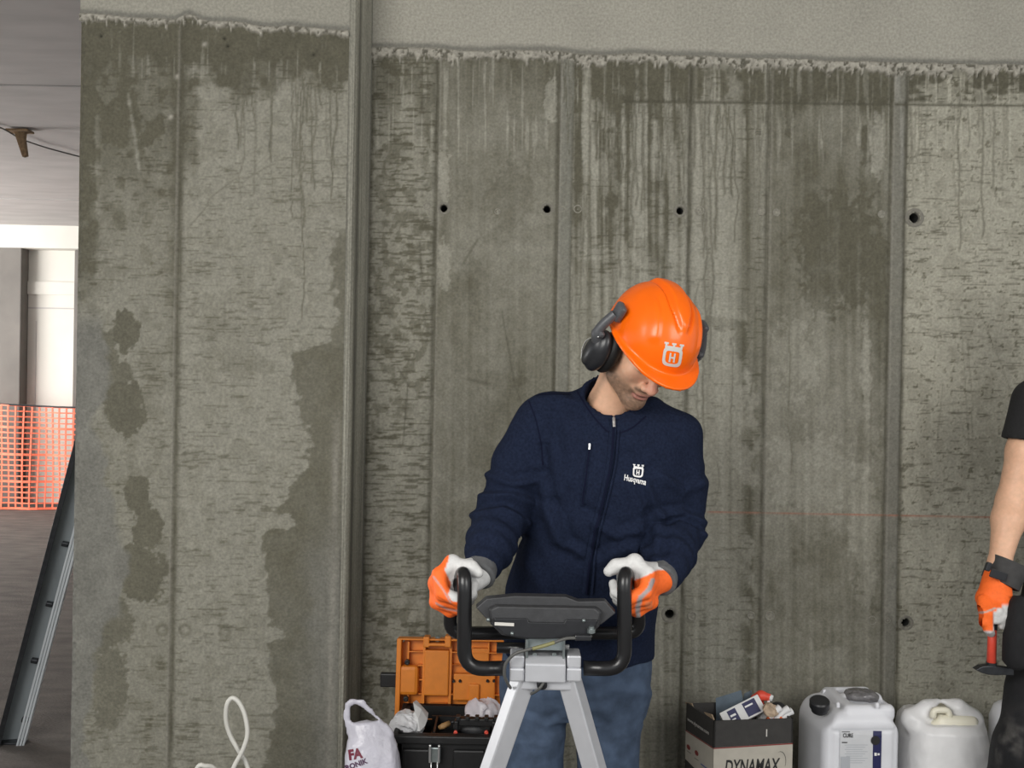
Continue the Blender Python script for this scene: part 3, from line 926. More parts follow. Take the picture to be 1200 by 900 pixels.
def head_sdf(a, b, c):
    """a to the person's left, b forward, c up; c = 0 about eye level"""
    d = ell(a, b, c, (0, -0.012, 0.035), (0.077, 0.098, 0.085))
    d = smin(d, ell(a, b, c, (0, 0.022, -0.040), (0.064, 0.066, 0.085)), 0.03)
    for s in (-1, 1):
        d = smin(d, chain(a, b, c, [(s * 0.058, -0.008, -0.045), (s * 0.050, 0.022, -0.080), (s * 0.012, 0.068, -0.106)], [0.014, 0.015, 0.017], 0.02), 0.025)
        d = smin(d, ell(a, b, c, (s * 0.042, 0.060, -0.028), (0.022, 0.020, 0.018)), 0.025)
        d = smin(d, cone(a, b, c, (s * 0.048, 0.070, 0.020), (s * 0.012, 0.084, 0.020), 0.010, 0.010), 0.016)
        d = smax(d, -ell(a, b, c, (s * 0.031, 0.100, -0.002), (0.017, 0.017, 0.010)), 0.012)
        d = smin(d, ell(a, b, c, (s * 0.031, 0.073, -0.003), (0.0145, 0.013, 0.0125)), 0.004)
        d = smin(d, ell(a, b, c, (s * 0.078, -0.012, -0.012), (0.008, 0.018, 0.032)), 0.008)
    d = smin(d, ell(a, b, c, (0, 0.076, -0.108), (0.024, 0.019, 0.019)), 0.022)
    d = smin(d, cone(a, b, c, (0, 0.084, 0.004), (0, 0.112, -0.036), 0.0085, 0.0125), 0.012)
    for s in (-1, 1):
        d = smin(d, ell(a, b, c, (s * 0.0145, 0.100, -0.040), (0.0095, 0.012, 0.009)), 0.006)
    d = smin(d, ell(a, b, c, (0, 0.083, -0.060), (0.030, 0.014, 0.014)), 0.012)
    d = smin(d, ell(a, b, c, (0, 0.0925, -0.0665), (0.023, 0.009, 0.0052)), 0.004)
    d = smin(d, ell(a, b, c, (0, 0.0905, -0.0785), (0.020, 0.009, 0.0062)), 0.005)
    d = smax(d, -cone(a, b, c, (-0.022, 0.098, -0.0725), (0.022, 0.098, -0.0725), 0.0016, 0.0016), 0.004)
    return d


SKIN = np.array([0.76, 0.455, 0.30]); STUB = np.array([0.088, 0.058, 0.040]); HAIRC = np.array([0.045, 0.030, 0.020])


def face_color(a, b, c, beard=1.0):
    n = vn3(a * 170, b * 170, c * 170, 3); n2 = vn3(a * 420, b * 420, c * 420, 9)
    col = np.broadcast_to(SKIN, a.shape + (3,)).copy()
    col = mixc(col, np.array([0.66, 0.27, 0.20]), 0.75 * np.exp(-((a / 0.020) ** 2 + ((b - 0.112) / 0.025) ** 2 + ((c + 0.03) / 0.022) ** 2)))
    col = mixc(col, np.array([0.60, 0.27, 0.19]), 0.3 * np.exp(-(((np.abs(a) - 0.042) / 0.02) ** 2 + ((c + 0.03) / 0.02) ** 2)) * (b > 0.03))
    jaw = ss(-0.036, -0.066, c + 0.010 * ss(0.03, 0.07, b)) * ss(-0.035, -0.005, b)
    jaw = jaw * ss(0.0, 0.018, c + 0.128 - 0.7 * np.maximum(0.06 - b, 0))
    side = ss(0.048, 0.060, np.abs(a)) * ss(0.030, 0.010, b) * ss(-0.025, 0.0, b) * ss(0.03, -0.02, c)
    mous = np.exp(-((c + 0.056) / 0.0065) ** 2) * ss(0.034, 0.026, np.abs(a)) * (b > 0.05)
    gote = np.exp(-(((np.abs(a) - 0.029) / 0.007) ** 2 + ((c + 0.074) / 0.018) ** 2)) * (b > 0.04)
    soul = np.exp(-((a / 0.012) ** 2 + ((c + 0.090) / 0.006) ** 2)) * (b > 0.05)
    m = np.clip(np.maximum.reduce([jaw * 0.88, side * 0.85, mous * 1.0, gote * 0.95, soul * 0.8]), 0, 1) * (0.45 + 0.45 * n + 0.5 * n2) * beard
    col = mixc(col, STUB * (0.7 + 0.9 * n2)[..., None], m * 0.92)
    lip = np.maximum(np.exp(-((c + 0.0665) / 0.0045) ** 2), np.exp(-((c + 0.0785) / 0.0055) ** 2)) * ss(0.024, 0.018, np.abs(a)) * (b > 0.07)
    col = mixc(col, np.array([0.50, 0.20, 0.165]), 0.8 * lip)
    col = mixc(col, np.array([0.22, 0.08, 0.06]), 0.8 * np.exp(-((c + 0.0725) / 0.0022) ** 2) * ss(0.024, 0.020, np.abs(a)) * (b > 0.07))
    brow = np.exp(-((c - 0.021 - 0.004 * np.cos(a * 60)) / 0.0055) ** 2) * ss(0.052, 0.046, np.abs(a)) * ss(0.010, 0.014, np.abs(a)) * (b > 0.05)
    col = mixc(col, HAIRC, 0.85 * brow)
    lash = np.exp(-((c + 0.010) / 0.0022) ** 2) * np.exp(-((np.abs(a) - 0.031) / 0.012) ** 2) * (b > 0.06)
    col = mixc(col, HAIRC, 0.8 * lash)
    hair = ss(0.0, 0.012, c - 0.052 + 0.9 * np.maximum(b + 0.0, 0) * 0.0 + ss(0.02, -0.05, b) * -0.075 + ss(0.03, 0.08, b) * 0.012)
    hair = np.maximum(hair * (b < 0.07), ss(0.02, 0.0, b) * ss(-0.012, 0.012, c + 0.0) * (np.abs(a) > 0.06))
    col = mixc(col, HAIRC * (0.7 + 0.7 * n)[..., None], hair * 0.93)
    return col


M_SKIN = material('skin', rough=0.48, spec=0.4, attr='Col', var=0.06, vscale=90, bump=0.12, bscale=700, sss=0.08, bdist=0.001)
M_FLEECE = material('navy_fleece', (0.0118, 0.0172, 0.0370), rough=0.97, spec=0.10, var=0.25, vscale=160, bump=0.6, bscale=700, bdist=0.002)
M_ZIP = material('navy_zip_tape', (0.006, 0.008, 0.022), rough=0.85, spec=0.1, bump=0.3, bscale=600)
M_SILVER = material('bright_metal', (0.75, 0.75, 0.74), rough=0.3, metal=0.9)
M_WHITEPRINT = material('white_print', (0.80, 0.80, 0.80), rough=0.6)
M_DENIM = material('blue_denim', (0.060, 0.086, 0.135), rough=0.9, spec=0.2, var=0.28, vscale=26, bump=0.5, bscale=900, bdist=0.001)
M_GLOVE = material('work_glove', rough=0.7, attr='Col', var=0.08, vscale=120, bump=0.35, bscale=500, bdist=0.0015)
M_CUFF = material('grey_knit_cuff', (0.105, 0.108, 0.112), rough=0.9, var=0.15, vscale=100, bump=0.4, bscale=500)
M_HELMET = material('orange_helmet_plastic', (1.0, 0.155, 0.004), rough=0.24, spec=0.45, var=0.02, vscale=40)
M_MUFF = material('black_muff_plastic', (0.022, 0.023, 0.026), rough=0.32, var=0.1, vscale=80)
M_MUFFARM = material('grey_muff_arm', (0.085, 0.088, 0.095), rough=0.4, var=0.1, vscale=120)
M_CUSHION = material('black_ear_cushion', (0.010, 0.010, 0.010), rough=0.6, bump=0.2)
M_BOOT = material('dark_work_boot', (0.03, 0.026, 0.022), rough=0.6, bump=0.4)
ORANGE = np.array([1.0, 0.16, 0.018]); WHITEG = np.array([0.66, 0.66, 0.65]); GREYG = np.array([0.33, 0.33, 0.33]); DKG = np.array([0.03, 0.03, 0.032])

# ---------------------------------------------------------------- the worker at the handlebar
worker = thing('person', (P(675, 780, 2.50)[0], 2.50, 0), 'worker in orange helmet and navy fleece jacket gripping a black handlebar', 'person')


def trow(v, uL, uR, y, hd):
    c = P((uL + uR) / 2, v, y); return (c[2], c[0], c[1], (uR - uL) / 2 * y / FPX, hd)


T_ROWS = [trow(474, 668, 758, 2.375, 0.062), trow(492, 640, 790, 2.375, 0.095), trow(515, 634, 802, 2.375, 0.118), trow(560, 626, 804, 2.385, 0.135),
          trow(610, 618, 800, 2.405, 0.142), trow(650, 606, 786, 2.43, 0.140), trow(690, 594, 772, 2.455, 0.140), trow(730, 590, 768, 2.48, 0.142), trow(764, 592, 766, 2.495, 0.140)]
SH_R, EL_R, WR_R = P(634, 493, 2.375), P(589, 602, 2.345), P(563, 668, 2.175)
SH_L, EL_L, WR_L = P(794, 510, 2.375), P(796, 620, 2.375), P(775, 675, 2.180)
MID_R = SH_R * 0.5 + EL_R * 0.5 + np.array([-0.008, 0.0, 0.004]); MID_L = SH_L * 0.5 + EL_L * 0.5 + np.array([0.012, 0, 0])
C0 = P(709, 494, 2.385); CN = np.array([0.14, -0.52, 0.84]); CN /= np.linalg.norm(CN)


def lin(X, Y, Z, o, n):
    return (X - o[0]) * n[0] + (Y - o[1]) * n[1] + (Z - o[2]) * n[2]


def cyl_rh(X, Y, Z, o, n):
    h = lin(X, Y, Z, o, n)
    r = np.sqrt(np.maximum((X - o[0]) ** 2 + (Y - o[1]) ** 2 + (Z - o[2]) ** 2 - h * h, 0))
    return r, h


def cap_cut(X, Y, Z, d, at, frm, k=0.004):
    n = at - frm; n = n / np.linalg.norm(n)
    return smax(d, lin(X, Y, Z, at, n), k)


def jacket_sdf(X, Y, Z):
    d = loft(X, Y, Z, T_ROWS, 2.5)
    trap = smin(cone(X, Y, Z, P(700, 478, 2.39), P(640, 487, 2.38), 0.050, 0.052), cone(X, Y, Z, P(722, 480, 2.39), P(790, 506, 2.38), 0.050, 0.050), 0.03)
    d = smin(d, trap, 0.05)
    aR = chain(X, Y, Z, [SH_R, MID_R, EL_R, EL_R * 0.45 + WR_R * 0.55, WR_R], [0.066, 0.063, 0.062, 0.055, 0.043], 0.03)
    aL = chain(X, Y, Z, [SH_L, MID_L, EL_L, EL_L * 0.45 + WR_L * 0.55, WR_L], [0.063, 0.060, 0.060, 0.055, 0.043], 0.03)
    aR = cap_cut(X, Y, Z, aR, WR_R + 0.004 * (WR_R - EL_R), EL_R); aL = cap_cut(X, Y, Z, aL, WR_L, EL_L)
    d = smin(d, aR, 0.022); d = smin(d, aL, 0.022)
    r, h = cyl_rh(X, Y, Z, C0, CN)
    R = 0.076 - 0.08 * np.clip(h, 0, 0.1)
    hm = 0.056 + 0.62 * np.clip(Y - C0[1] + 0.065, 0, 0.10)
    col = np.maximum(np.abs(r - R) - 0.0068, np.maximum(h - hm, -0.05 - h))
    d = smin(d, col, 0.014)
    d = smax(d, -np.maximum(r - R + 0.0065, np.maximum(0.004 - h, h - 0.2)), 0.004)
    return d


J_FOLDS = [([(634, 545), (641, 590), (652, 632)], 7, .007), ([(650, 606), (660, 636), (684, 650)], 6, .006), ([(696, 612), (724, 628), (752, 618)], 6, .0055), ([(758, 570), (774, 606), (770, 640)], 6, .006),
           ([(705, 655), (735, 640), (757, 646)], 7, .005), ([(620, 660), (640, 690), (648, 740)], 8, .005), ([(640, 500), (648, 540), (652, 575)], 8, .005), ([(660, 470), (668, 520)], 9, .003),
           ([(572, 556), (600, 568), (628, 562)], 5, .0055), ([(566, 582), (598, 580), (628, 590)], 5, .006), ([(556, 604), (590, 598), (618, 612)], 5, .0055),
           ([(778, 560), (800, 575), (824, 566)], 6, .005), ([(772, 604), (798, 600), (822, 612)], 5, .006), ([(766, 622), (795, 616), (822, 626)], 4.5, .005),
           ([(664, 560), (655, 600), (662, 640)], 7, .004), ([(735, 560), (752, 600), (745, 640)], 8, .004)]


def jacket_disp(v, n):
    u_, w_ = uv(v[:, 0], v[:, 1], v[:, 2])
    d = np.zeros(len(v))
    front = (n[:, 1] < 0.25)
    for pts, w, a in J_FOLDS:
        d += 1.9 * ridge(u_, w_, pts, w, a) * front
    for (E, W, fr) in ((EL_R, WR_R, 15), (EL_L, WR_L, 15)):   # soft rings of cloth pushed up the forearm
        ax = W - E; L = np.linalg.norm(ax); t = ((v - E) @ (ax / L)) / L
        rad = np.linalg.norm(v - E - np.outer(t * L, ax / L), axis=1)
        m = ss(0.02, 0.2, t) * (1 - ss(0.9, 1.0, t)) * (rad < 0.085)
        ph = 5.5 * vn3(v[:, 0] * 14, v[:, 1] * 14, v[:, 2] * 14, 5)
        d += 0.0026 * np.sin(t * fr * 2.0 + 1.6 * ph) * m
    d += (vn3(v[:, 0] * 22, v[:, 1] * 22, v[:, 2] * 12, 21) - 0.5) * 0.022
    return d


jacket = sdf_disp('jacket', jacket_sdf, (-0.19, 2.03, 0.76), (0.58, 2.66, 1.56), 0.0055, M_FLEECE, worker, jacket_disp)
JB = world_bvh(jacket)
strip_on('zip_placket', JB, [(719, 494), (715, 540), (707, 580), (697, 620), (690, 655), (686, 695)], 8.5, M_FLEECE, jacket, 0.002, thick=0.0035)
strip_on('zip', JB, [(719.5, 494), (716, 540), (708, 580), (698, 620), (691, 655), (687, 695)], 2.6, M_ZIP, jacket, 0.007, thick=0.001)
strip_on('zip_placket', JB, [(725, 505), (721, 545), (712, 585), (703, 622), (697, 655), (694, 695)], 3.2, M_FLEECE, jacket, 0.003, thick=0.003)
strip_on('pocket_zip', JB, [(691, 524), (687, 555), (682, 592)], 5, M_FLEECE, jacket, 0.001, thick=0.003)
strip_on('pocket_zip', JB, [(691.5, 522), (687.5, 555), (682.5, 590)], 1.8, M_ZIP, jacket, 0.005, thick=0.001)
strip_on('zip_pull', JB, [(719, 492), (719.5, 502)], 3.6, M_SILVER, jacket, 0.010, thick=0.003)
strip_on('zip_pull', JB, [(691.5, 520), (691, 527)], 2.4, M_SILVER, jacket, 0.008, thick=0.002)
strip_on('seam', JB, [(676, 458), (688, 478), (702, 496), (717, 508), (738, 503), (757, 488)], 1.8, M_ZIP, jacket, 0.0012)
strip_on('seam', JB, [(616, 466), (640, 462), (668, 462)], 1.6, M_ZIP, jacket, 0.001)
strip_on('seam', JB, [(620, 470), (628, 492), (634, 520), (636, 545)], 1.6, M_ZIP, jacket, 0.001)
print_on('emblem', emblem(15.5), JB, 747.5, 552, 0, M_WHITEPRINT, jacket, ang=math.radians(5), off=0.002)
print_on('lettering', [text2d('Husqvarna', 9.2, bold=0.22)], JB, 744, 565.5, 0, M_WHITEPRINT, jacket, ang=math.radians(9), off=0.002, sx=0.66)

# jeans and boots
J_ROWS = [trow(742, 596, 762, 2.495, 0.125), trow(775, 588, 764, 2.50, 0.125), trow(812, 586, 760, 2.50, 0.120), trow(834, 590, 757, 2.50, 0.10)]
HIP_R, KN_R, AN_R = P(629, 800, 2.50), P(624, 905, 2.455), np.array([0.02, 2.52, 0.10])
HIP_L, KN_L, AN_L = P(714, 800, 2.50), P(712, 915, 2.475), np.array([0.285, 2.56, 0.10])


def jeans_sdf(X, Y, Z):
    d = loft(X, Y, Z, J_ROWS, 2.4)
    l = chain(X, Y, Z, [HIP_R, KN_R, AN_R], [0.096, 0.077, 0.062], 0.02)
    r = chain(X, Y, Z, [HIP_L, KN_L, AN_L], [0.098, 0.078, 0.062], 0.02)
    l = smax(l, 0.055 - Z, 0.004); r = smax(r, 0.055 - Z, 0.004)
    return smin(smin(d, l, 0.014), smin(d, r, 0.014), 0.006)


def jeans_disp(v, n):
    u_, w_ = uv(v[:, 0], v[:, 1], v[:, 2])
    d = (vn3(v[:, 0] * 13, v[:, 1] * 13, v[:, 2] * 20, 31) - 0.5) * 0.016
    for pts, w, a in [([(610, 838), (640, 850), (664, 838)], 4, .005), ([(604, 868), (636, 872), (658, 862)], 4, .005), ([(684, 820), (720, 806), (758, 812)], 6, .005), ([(688, 850), (725, 862), (752, 850)], 6, .004),
                      ([(612, 800), (625, 815), (650, 815)], 5, .004), ([(690, 795), (715, 842), (720, 890)], 8, .004)]:
        d += ridge(u_, w_, pts, w, a) * (n[:, 1] < 0.2)
    return d


sdf_disp('jeans', jeans_sdf, (-0.14, 2.33, 0.03), (0.46, 2.70, 0.90), 0.0075, M_DENIM, worker, jeans_disp)


def boot(an, parent, toe):
    t = np.array([toe[0], toe[1], 0.0]); t /= np.linalg.norm(t)
    A = np.array([an[0], an[1], 0.0])
    f = lambda X, Y, Z: np.maximum(smin(chain(X, Y, Z, [A + t * -0.05 + [0, 0, .045], A + t * 0.08 + [0, 0, .04], A + t * 0.17 + [0, 0, .035]], [0.045, 0.048, 0.040], 0.02),
                                        cone(X, Y, Z, A + [0, 0, .06], A + [0, 0, .13], 0.05, 0.052), 0.03), np.maximum(-Z, Z - 0.14))
    return sdf_obj('boot', f, A + [-.26, -.26, -.01], A + [.26, .26, .17], 0.008, M_BOOT, parent)


boot(AN_R, worker, (-0.15, -1)); boot(AN_L, worker, (0.2, -1))

# head, neck and bust in one skin
TH, PSI, RHO = math.radians(40), math.radians(24), math.radians(9)
_l = np.array([1.0, 0, 0]); _f = np.array([0, -math.cos(TH), -math.sin(TH)]); _u = np.array([0, -math.sin(TH), math.cos(TH)])
RH = roty(RHO) @ rotz(PSI) @ np.stack([_l, _f, _u], 1)
HC = P(756, 408, 2.262)


def to_local(X, Y, Z, R=RH, C=HC):
    x, y, z = X - C[0], Y - C[1], Z - C[2]
    return (x * R[0, 0] + y * R[1, 0] + z * R[2, 0], x * R[0, 1] + y * R[1, 1] + z * R[2, 1], x * R[0, 2] + y * R[1, 2] + z * R[2, 2])


def loc(a, b, c, R=RH, C=HC):
    return C + R @ np.array([a, b, c])


def body_sdf(X, Y, Z):
    a, b, c = to_local(X, Y, Z)
    d = head_sdf(a, b, c)
    nk = chain(X, Y, Z, [P(708, 510, 2.40), P(714, 478, 2.375), loc(0, -0.030, -0.055)], [0.066, 0.056, 0.054], 0.02)
    d = smin(d, nk, 0.018)
    return smin(d, cone(X, Y, Z, P(660, 525, 2.39), P(765, 535, 2.39), 0.055, 0.055), 0.03)


body = sdf_obj('body', body_sdf, (0.06, 2.07, 1.26), (0.50, 2.50, 1.76), 0.0034, M_SKIN, worker, color=lambda v: face_color(*to_local(v[:, 0], v[:, 1], v[:, 2])))

# helmet
HE = (0, -0.006, 0.042); HR = np.array([0.113, 0.142, 0.128]); HS = 0.94


def helmet_local(a, b, c):
    o = ell(a, b, c, HE, HR)
    # raised middle rib between two valleys that close up towards the front, soft shoulders at the sides
    th = np.arctan2((c - HE[2]) / HR[2], (b - HE[1]) / HR[1])
    win = ss(0.72, 0.95, th) * (1 - ss(2.2, 2.5, th)); aa_ = np.abs(a)
    gp = 0.010 + 0.017 * ss(0.72, 1.35, th)
    o = o - win * (0.0075 * ss(gp, gp - 0.008, aa_) - 0.0065 * np.exp(-((aa_ - gp - 0.003) / 0.0045) ** 2))
    w2 = ss(0.40, 0.62, th) * (1 - ss(1.3, 1.7, th))
    o = o - 0.0042 * w2 * ss(0.052, 0.064, aa_) * (1 - ss(0.066, 0.084, aa_))
    rim = 0.026 + 0.03 * np.maximum(b - 0.02, 0)            # dips to the front
    inner = ell(a, b, c, HE, HR - 0.010)
    sh = np.maximum(o, -inner)
    sh = smax(sh, rim - c, 0.003)
    e = np.sqrt((a / 0.119) ** 2 + ((b - 0.012) / 0.150) ** 2)
    pk = ss(0.0, 0.13, b)                                    # peak
    e2 = np.sqrt((a / 0.121) ** 2 + ((b - 0.012) / (0.150 + 0.020 * pk)) ** 2)
    cy = rim - 0.10 * np.maximum(b - 0.095, 0) + 0.003
    brim = np.maximum((e2 - 1) * 0.12, np.maximum(np.abs(c - cy) - 0.0042, (0.80 - e) * 0.12))
    return smin(sh, brim, 0.008)


helmet = sdf_obj('helmet', lambda a, b, c: helmet_local(a, b, c), (-0.14, -0.17, -0.03), (0.14, 0.21, 0.20), 0.0032, M_HELMET, worker, post=lambda v: (v * HS + np.array([0, 0.002, 0.006])) @ RH.T + HC)
HB = world_bvh(helmet)
M_HPRINT = material('pale_grey_print', (0.62, 0.60, 0.56), rough=0.4)
print_on('emblem', emblem(28.0), HB, 788, 416, 0, M_HPRINT, helmet, ang=math.radians(9), off=0.0012)

# ear defenders on the helmet
for s in (-1, 1):
    cx, cb, cc_ = s * 0.118, 0.006, -0.030
    cup = lambda a, b, c: smin(ell(a, b, c, (cx, cb, cc_), (0.026, 0.040, 0.057)), ell(a, b, c, (cx + s * 0.018, cb, cc_ - 0.004), (0.013, 0.024, 0.042)), 0.004)
    mu = sdf_obj('ear_defender', cup, (cx - 0.05, cb - 0.06, cc_ - 0.07), (cx + 0.05, cb + 0.06, cc_ + 0.07), 0.0035, M_MUFF, helmet, post=lambda v: v @ RH.T + HC)
    cush = lambda a, b, c: np.maximum(ell(a, b, c, (cx - s * 0.026, cb, cc_), (0.024, 0.041, 0.056)), -ell(a, b, c, (cx - s * 0.03, cb, cc_), (0.04, 0.016, 0.026)))
    sdf_obj('ear_cushion', cush, (cx - 0.08, cb - 0.06, cc_ - 0.07), (cx + 0.08, cb + 0.06, cc_ + 0.07), 0.004, M_CUSHION, helmet, post=lambda v: v @ RH.T + HC)
    arm = MB()
    q = [loc(s * 0.134, cb, cc_ + 0.028), loc(s * 0.145, cb - 0.002, cc_ + 0.05), loc(s * 0.139, cb - 0.006, cc_ + 0.075), loc(s * 0.124, cb - 0.010, cc_ + 0.105)]
    arm.tube(spline(q, 4), [0.014] * 5 + [0.012] * 8, 8)
    arm.box(loc(s * 0.116, cb - 0.012, cc_ + 0.112), (0.018, 0.034, 0.042), RH, bev=0.006)
    arm.box(loc(s * 0.140, cb, cc_ + 0.054), (0.014, 0.032, 0.014), RH, bev=0.004)
    arm.build('ear_defender_arm', M_MUFFARM, helmet, angle=0.8)
    wr = MB(); wr.tube(spline([loc(s * 0.146, cb + 0.014, cc_ + 0.05), loc(s * 0.148, cb - 0.016, cc_ + 0.015), loc(s * 0.144, cb - 0.022, cc_ - 0.02), loc(s * 0.138, cb - 0.008, cc_ - 0.045)], 5), 0.0018, 6)
    wr.build('ear_defender_wire', M_SILVER, helmet, smooth=True)

# gloved hands closed round the grips
GRIP_R = (P(541, 678, 2.095), P(528, 716, 2.245)); GRIP_L = (P(733, 676, 2.095), P(747, 722, 2.245))


def glove(parent, grip, wr, el, side, colf, name='glove'):
    A, B = grip; t = (B - A) / np.linalg.norm(B - A)
    e1 = np.array([side, 0, 0.0]); e1 = e1 - t * e1.dot(t); e1 /= np.linalg.norm(e1)       # outwards
    e2 = np.cross(t, e1); e2 = e2 if e2[2] > 0 else -e2                                     # up
    fing = []
    lens = [0.95, 1.0, 0.97, 0.86]
    for i in range(4):
        s0 = A + t * (0.014 + 0.0225 * i)
        path = []
        for k, (an, rd) in enumerate([(62, 0.047), (10, 0.051), (-45, 0.051), (-98, 0.043), (-150, 0.034), (-190, 0.031)]):
            an = math.radians(75 - (75 - an) * lens[i])
            path.append(s0 + rd * (math.cos(an) * e1 + math.sin(an) * e2) + t * 0.002 * k)
        fing.append(path)
    hub = A + t * 0.048
    back = hub + e1 * 0.036 + e2 * 0.008
    wrist = wr + (wr - el) / np.linalg.norm(wr - el) * 0.004
    th = [wrist * 0.45 + (hub + e2 * 0.034 - t * 0.02) * 0.55, A + t * 0.010 + e2 * 0.032 - e1 * 0.000, A + t * 0.004 + e2 * 0.031 - e1 * 0.020, A + t * 0.004 + e2 * 0.020 - e1 * 0.037]

    def f(X, Y, Z):
        d = None
        for p in fing:
            c = chain(X, Y, Z, p, [0.0155, 0.016, 0.0155, 0.0145, 0.0125, 0.011], 0.006)
            d = c if d is None else smin(d, c, 0.0035)
        pal = smin(cone(X, Y, Z, fing[0][0], fing[3][0], 0.020, 0.019), cone(X, Y, Z, hub + e2 * 0.028, wrist, 0.026, 0.030), 0.03)
        pal = smin(pal, cone(X, Y, Z, back, wrist, 0.028, 0.030), 0.025)
        pal = smin(pal, cone(X, Y, Z, fing[2][1] - e1 * 0.006, wrist * 0.72 + hub * 0.28 - e2 * 0.012, 0.024, 0.025), 0.015)
        d = smin(d, pal, 0.008)
        d = smin(d, chain(X, Y, Z, th, [0.023, 0.0165, 0.0145, 0.0125], 0.012), 0.006)
        tube = cone(X, Y, Z, A - t * 0.06, B + t * 0.06, 0.0155, 0.0155)
        return smax(d, -tube, 0.002)
    allp = np.array([q for p in fing for q in p] + th + [wrist])
    g = sdf_obj(name, f, allp.min(0) - 0.045, allp.max(0) + 0.045, 0.0034, M_GLOVE, parent, color=lambda v: colf(*uv(v[:, 0], v[:, 1], v[:, 2]), v))
    ax = (el - wr) / np.linalg.norm(el - wr)
    cf = lambda X, Y, Z: np.maximum(cone(X, Y, Z, wrist - ax * 0.014, wr + ax * 0.004, 0.0405, 0.0385), -lin(X, Y, Z, wrist - ax * 0.020, ax))
    sdf_obj('cuff', cf, np.minimum(wrist, wr) - 0.12, np.maximum(wrist, wr) + 0.12, 0.005, M_CUFF, g)
    return g


def col_right(u, v, p):
    o = np.maximum((1 - ss(-0.8, 0.8, u - np.interp(v, [655, 668, 685, 697, 704, 712], [526, 521, 529, 525, 529, 560]))), ss(-1, 1, v - 706) * (u < 545))
    c = mixc(np.broadcast_to(WHITEG, u.shape + (3,)).copy(), ORANGE, o)
    for q in ([(508, 676), (520, 692), (528, 706)], [(511, 707), (524, 714), (537, 716)]):
        c = mixc(c, GREYG * 1.3, 0.75 * poly_line(u, v, q, 1.1) * o)
    for q in ([(513, 699), (524, 706), (538, 710)],):
        c = mixc(c, ORANGE * 0.45, 0.6 * poly_line(u, v, q, 0.9) * o)
    return c


def col_left(u, v, p):
    o = ss(-0.8, 0.8, v - np.interp(u, [730, 740, 752, 763, 770], [684, 681, 677, 672, 668])) * (u > 724)
    c = mixc(np.broadcast_to(WHITEG, u.shape + (3,)).copy(), ORANGE, o)
    c = mixc(c, GREYG, 0.95 * ss(0.3, 0.6, poly_line(u, v, [(765, 680), (761, 690), (750, 701), (747, 714), (749, 730)], 3.0)) * o)
    em = ss(4.6, 3.8, np.maximum(np.abs(u - 760), np.abs(v - 709) * 1.0)) * (0.55 + 0.45 * (np.sin(u * 2.1) > 0))
    return mixc(c, np.array([0.62, 0.22, 0.10]), 0.8 * em * o)


glove(worker, GRIP_R, WR_R, EL_R, -1, col_right)
glove(worker, GRIP_L, WR_L, EL_L, 1, col_left)

# ---------------------------------------------------------------- the second worker, at the frame's edge
M_TSHIRT = material('charcoal_tshirt', (0.016, 0.016, 0.017), rough=0.95, var=0.2, vscale=160, bump=0.4, bscale=900)
M_TROUSER = material('black_work_trousers', (0.0085, 0.0085, 0.010), rough=0.85, attr='Col', var=0.25, vscale=60, bump=0.5, bscale=500)
YM = 2.74
mate = thing('person', (P(1275, 800, YM)[0], YM, 0), 'worker in charcoal t-shirt and black work trousers holding a hammer', 'person')
mrow = lambda v, a, b, y, hd: trow(v, a, b, y, hd)
M_ROWS = [mrow(440, 1245, 1322, YM, .065), mrow(458, 1222, 1346, YM, .095), mrow(500, 1212, 1358, YM, .118), mrow(560, 1212, 1358, YM, .118), mrow(640, 1214, 1354, YM, .112), mrow(690, 1206, 1362, YM, .118)]
SHm, ELm, WRm, HDm = P(1216, 470, YM), P(1186, 588, YM - .01), P(1171, 662, YM - .06), P(1166, 705, YM - .07)
SHn, ELn, WRn, HDn = P(1354, 472, YM), P(1378, 590, YM), P(1382, 672, YM - .05), P(1383, 712, YM - .06)
HCm = P(1284, 372, YM - 0.03); RM = rotz(math.radians(8)) @ np.stack([(1.0, 0, 0), (0, -1.0, 0), (0, 0, 1.0)], 1)


def mate_body(X, Y, Z):
    d = head_sdf(*to_local(X, Y, Z, RM, HCm))
    d = smin(d, chain(X, Y, Z, [P(1284, 470, YM), P(1284, 410, YM)], [0.060, 0.056], 0.02), 0.02)
    d = smin(d, cone(X, Y, Z, P(1230, 475, YM), P(1340, 475, YM), 0.05, 0.05), 0.03)
    for (s, e, w, hnd) in ((SHm, ELm, WRm, HDm), (SHn, ELn, WRn, HDn)):
        d = smin(d, chain(X, Y, Z, [s, s * .5 + e * .5, e, e * .72 + w * .28, w, hnd], [0.050, 0.048, 0.041, 0.0435, 0.0285, 0.026], 0.02), 0.03)
    return d


def mate_col(v):
    c = face_color(*to_local(v[:, 0], v[:, 1], v[:, 2], RM, HCm), beard=0.6)
    low = v[:, 2] < P(1284, 430, YM)[2]
    c[low] = SKIN * (0.92 + 0.16 * vn3(v[low, 0] * 40, v[low, 1] * 40, v[low, 2] * 40, 3))[:, None]
    return c


sdf_obj('body', mate_body, np.array([P(1120, 400, YM)[0], 2.52, P(1200, 735, YM)[2]]), np.array([P(1425, 400, YM)[0], 2.90, P(1284, 320, YM)[2]]), 0.0055, M_SKIN, mate, color=mate_col)


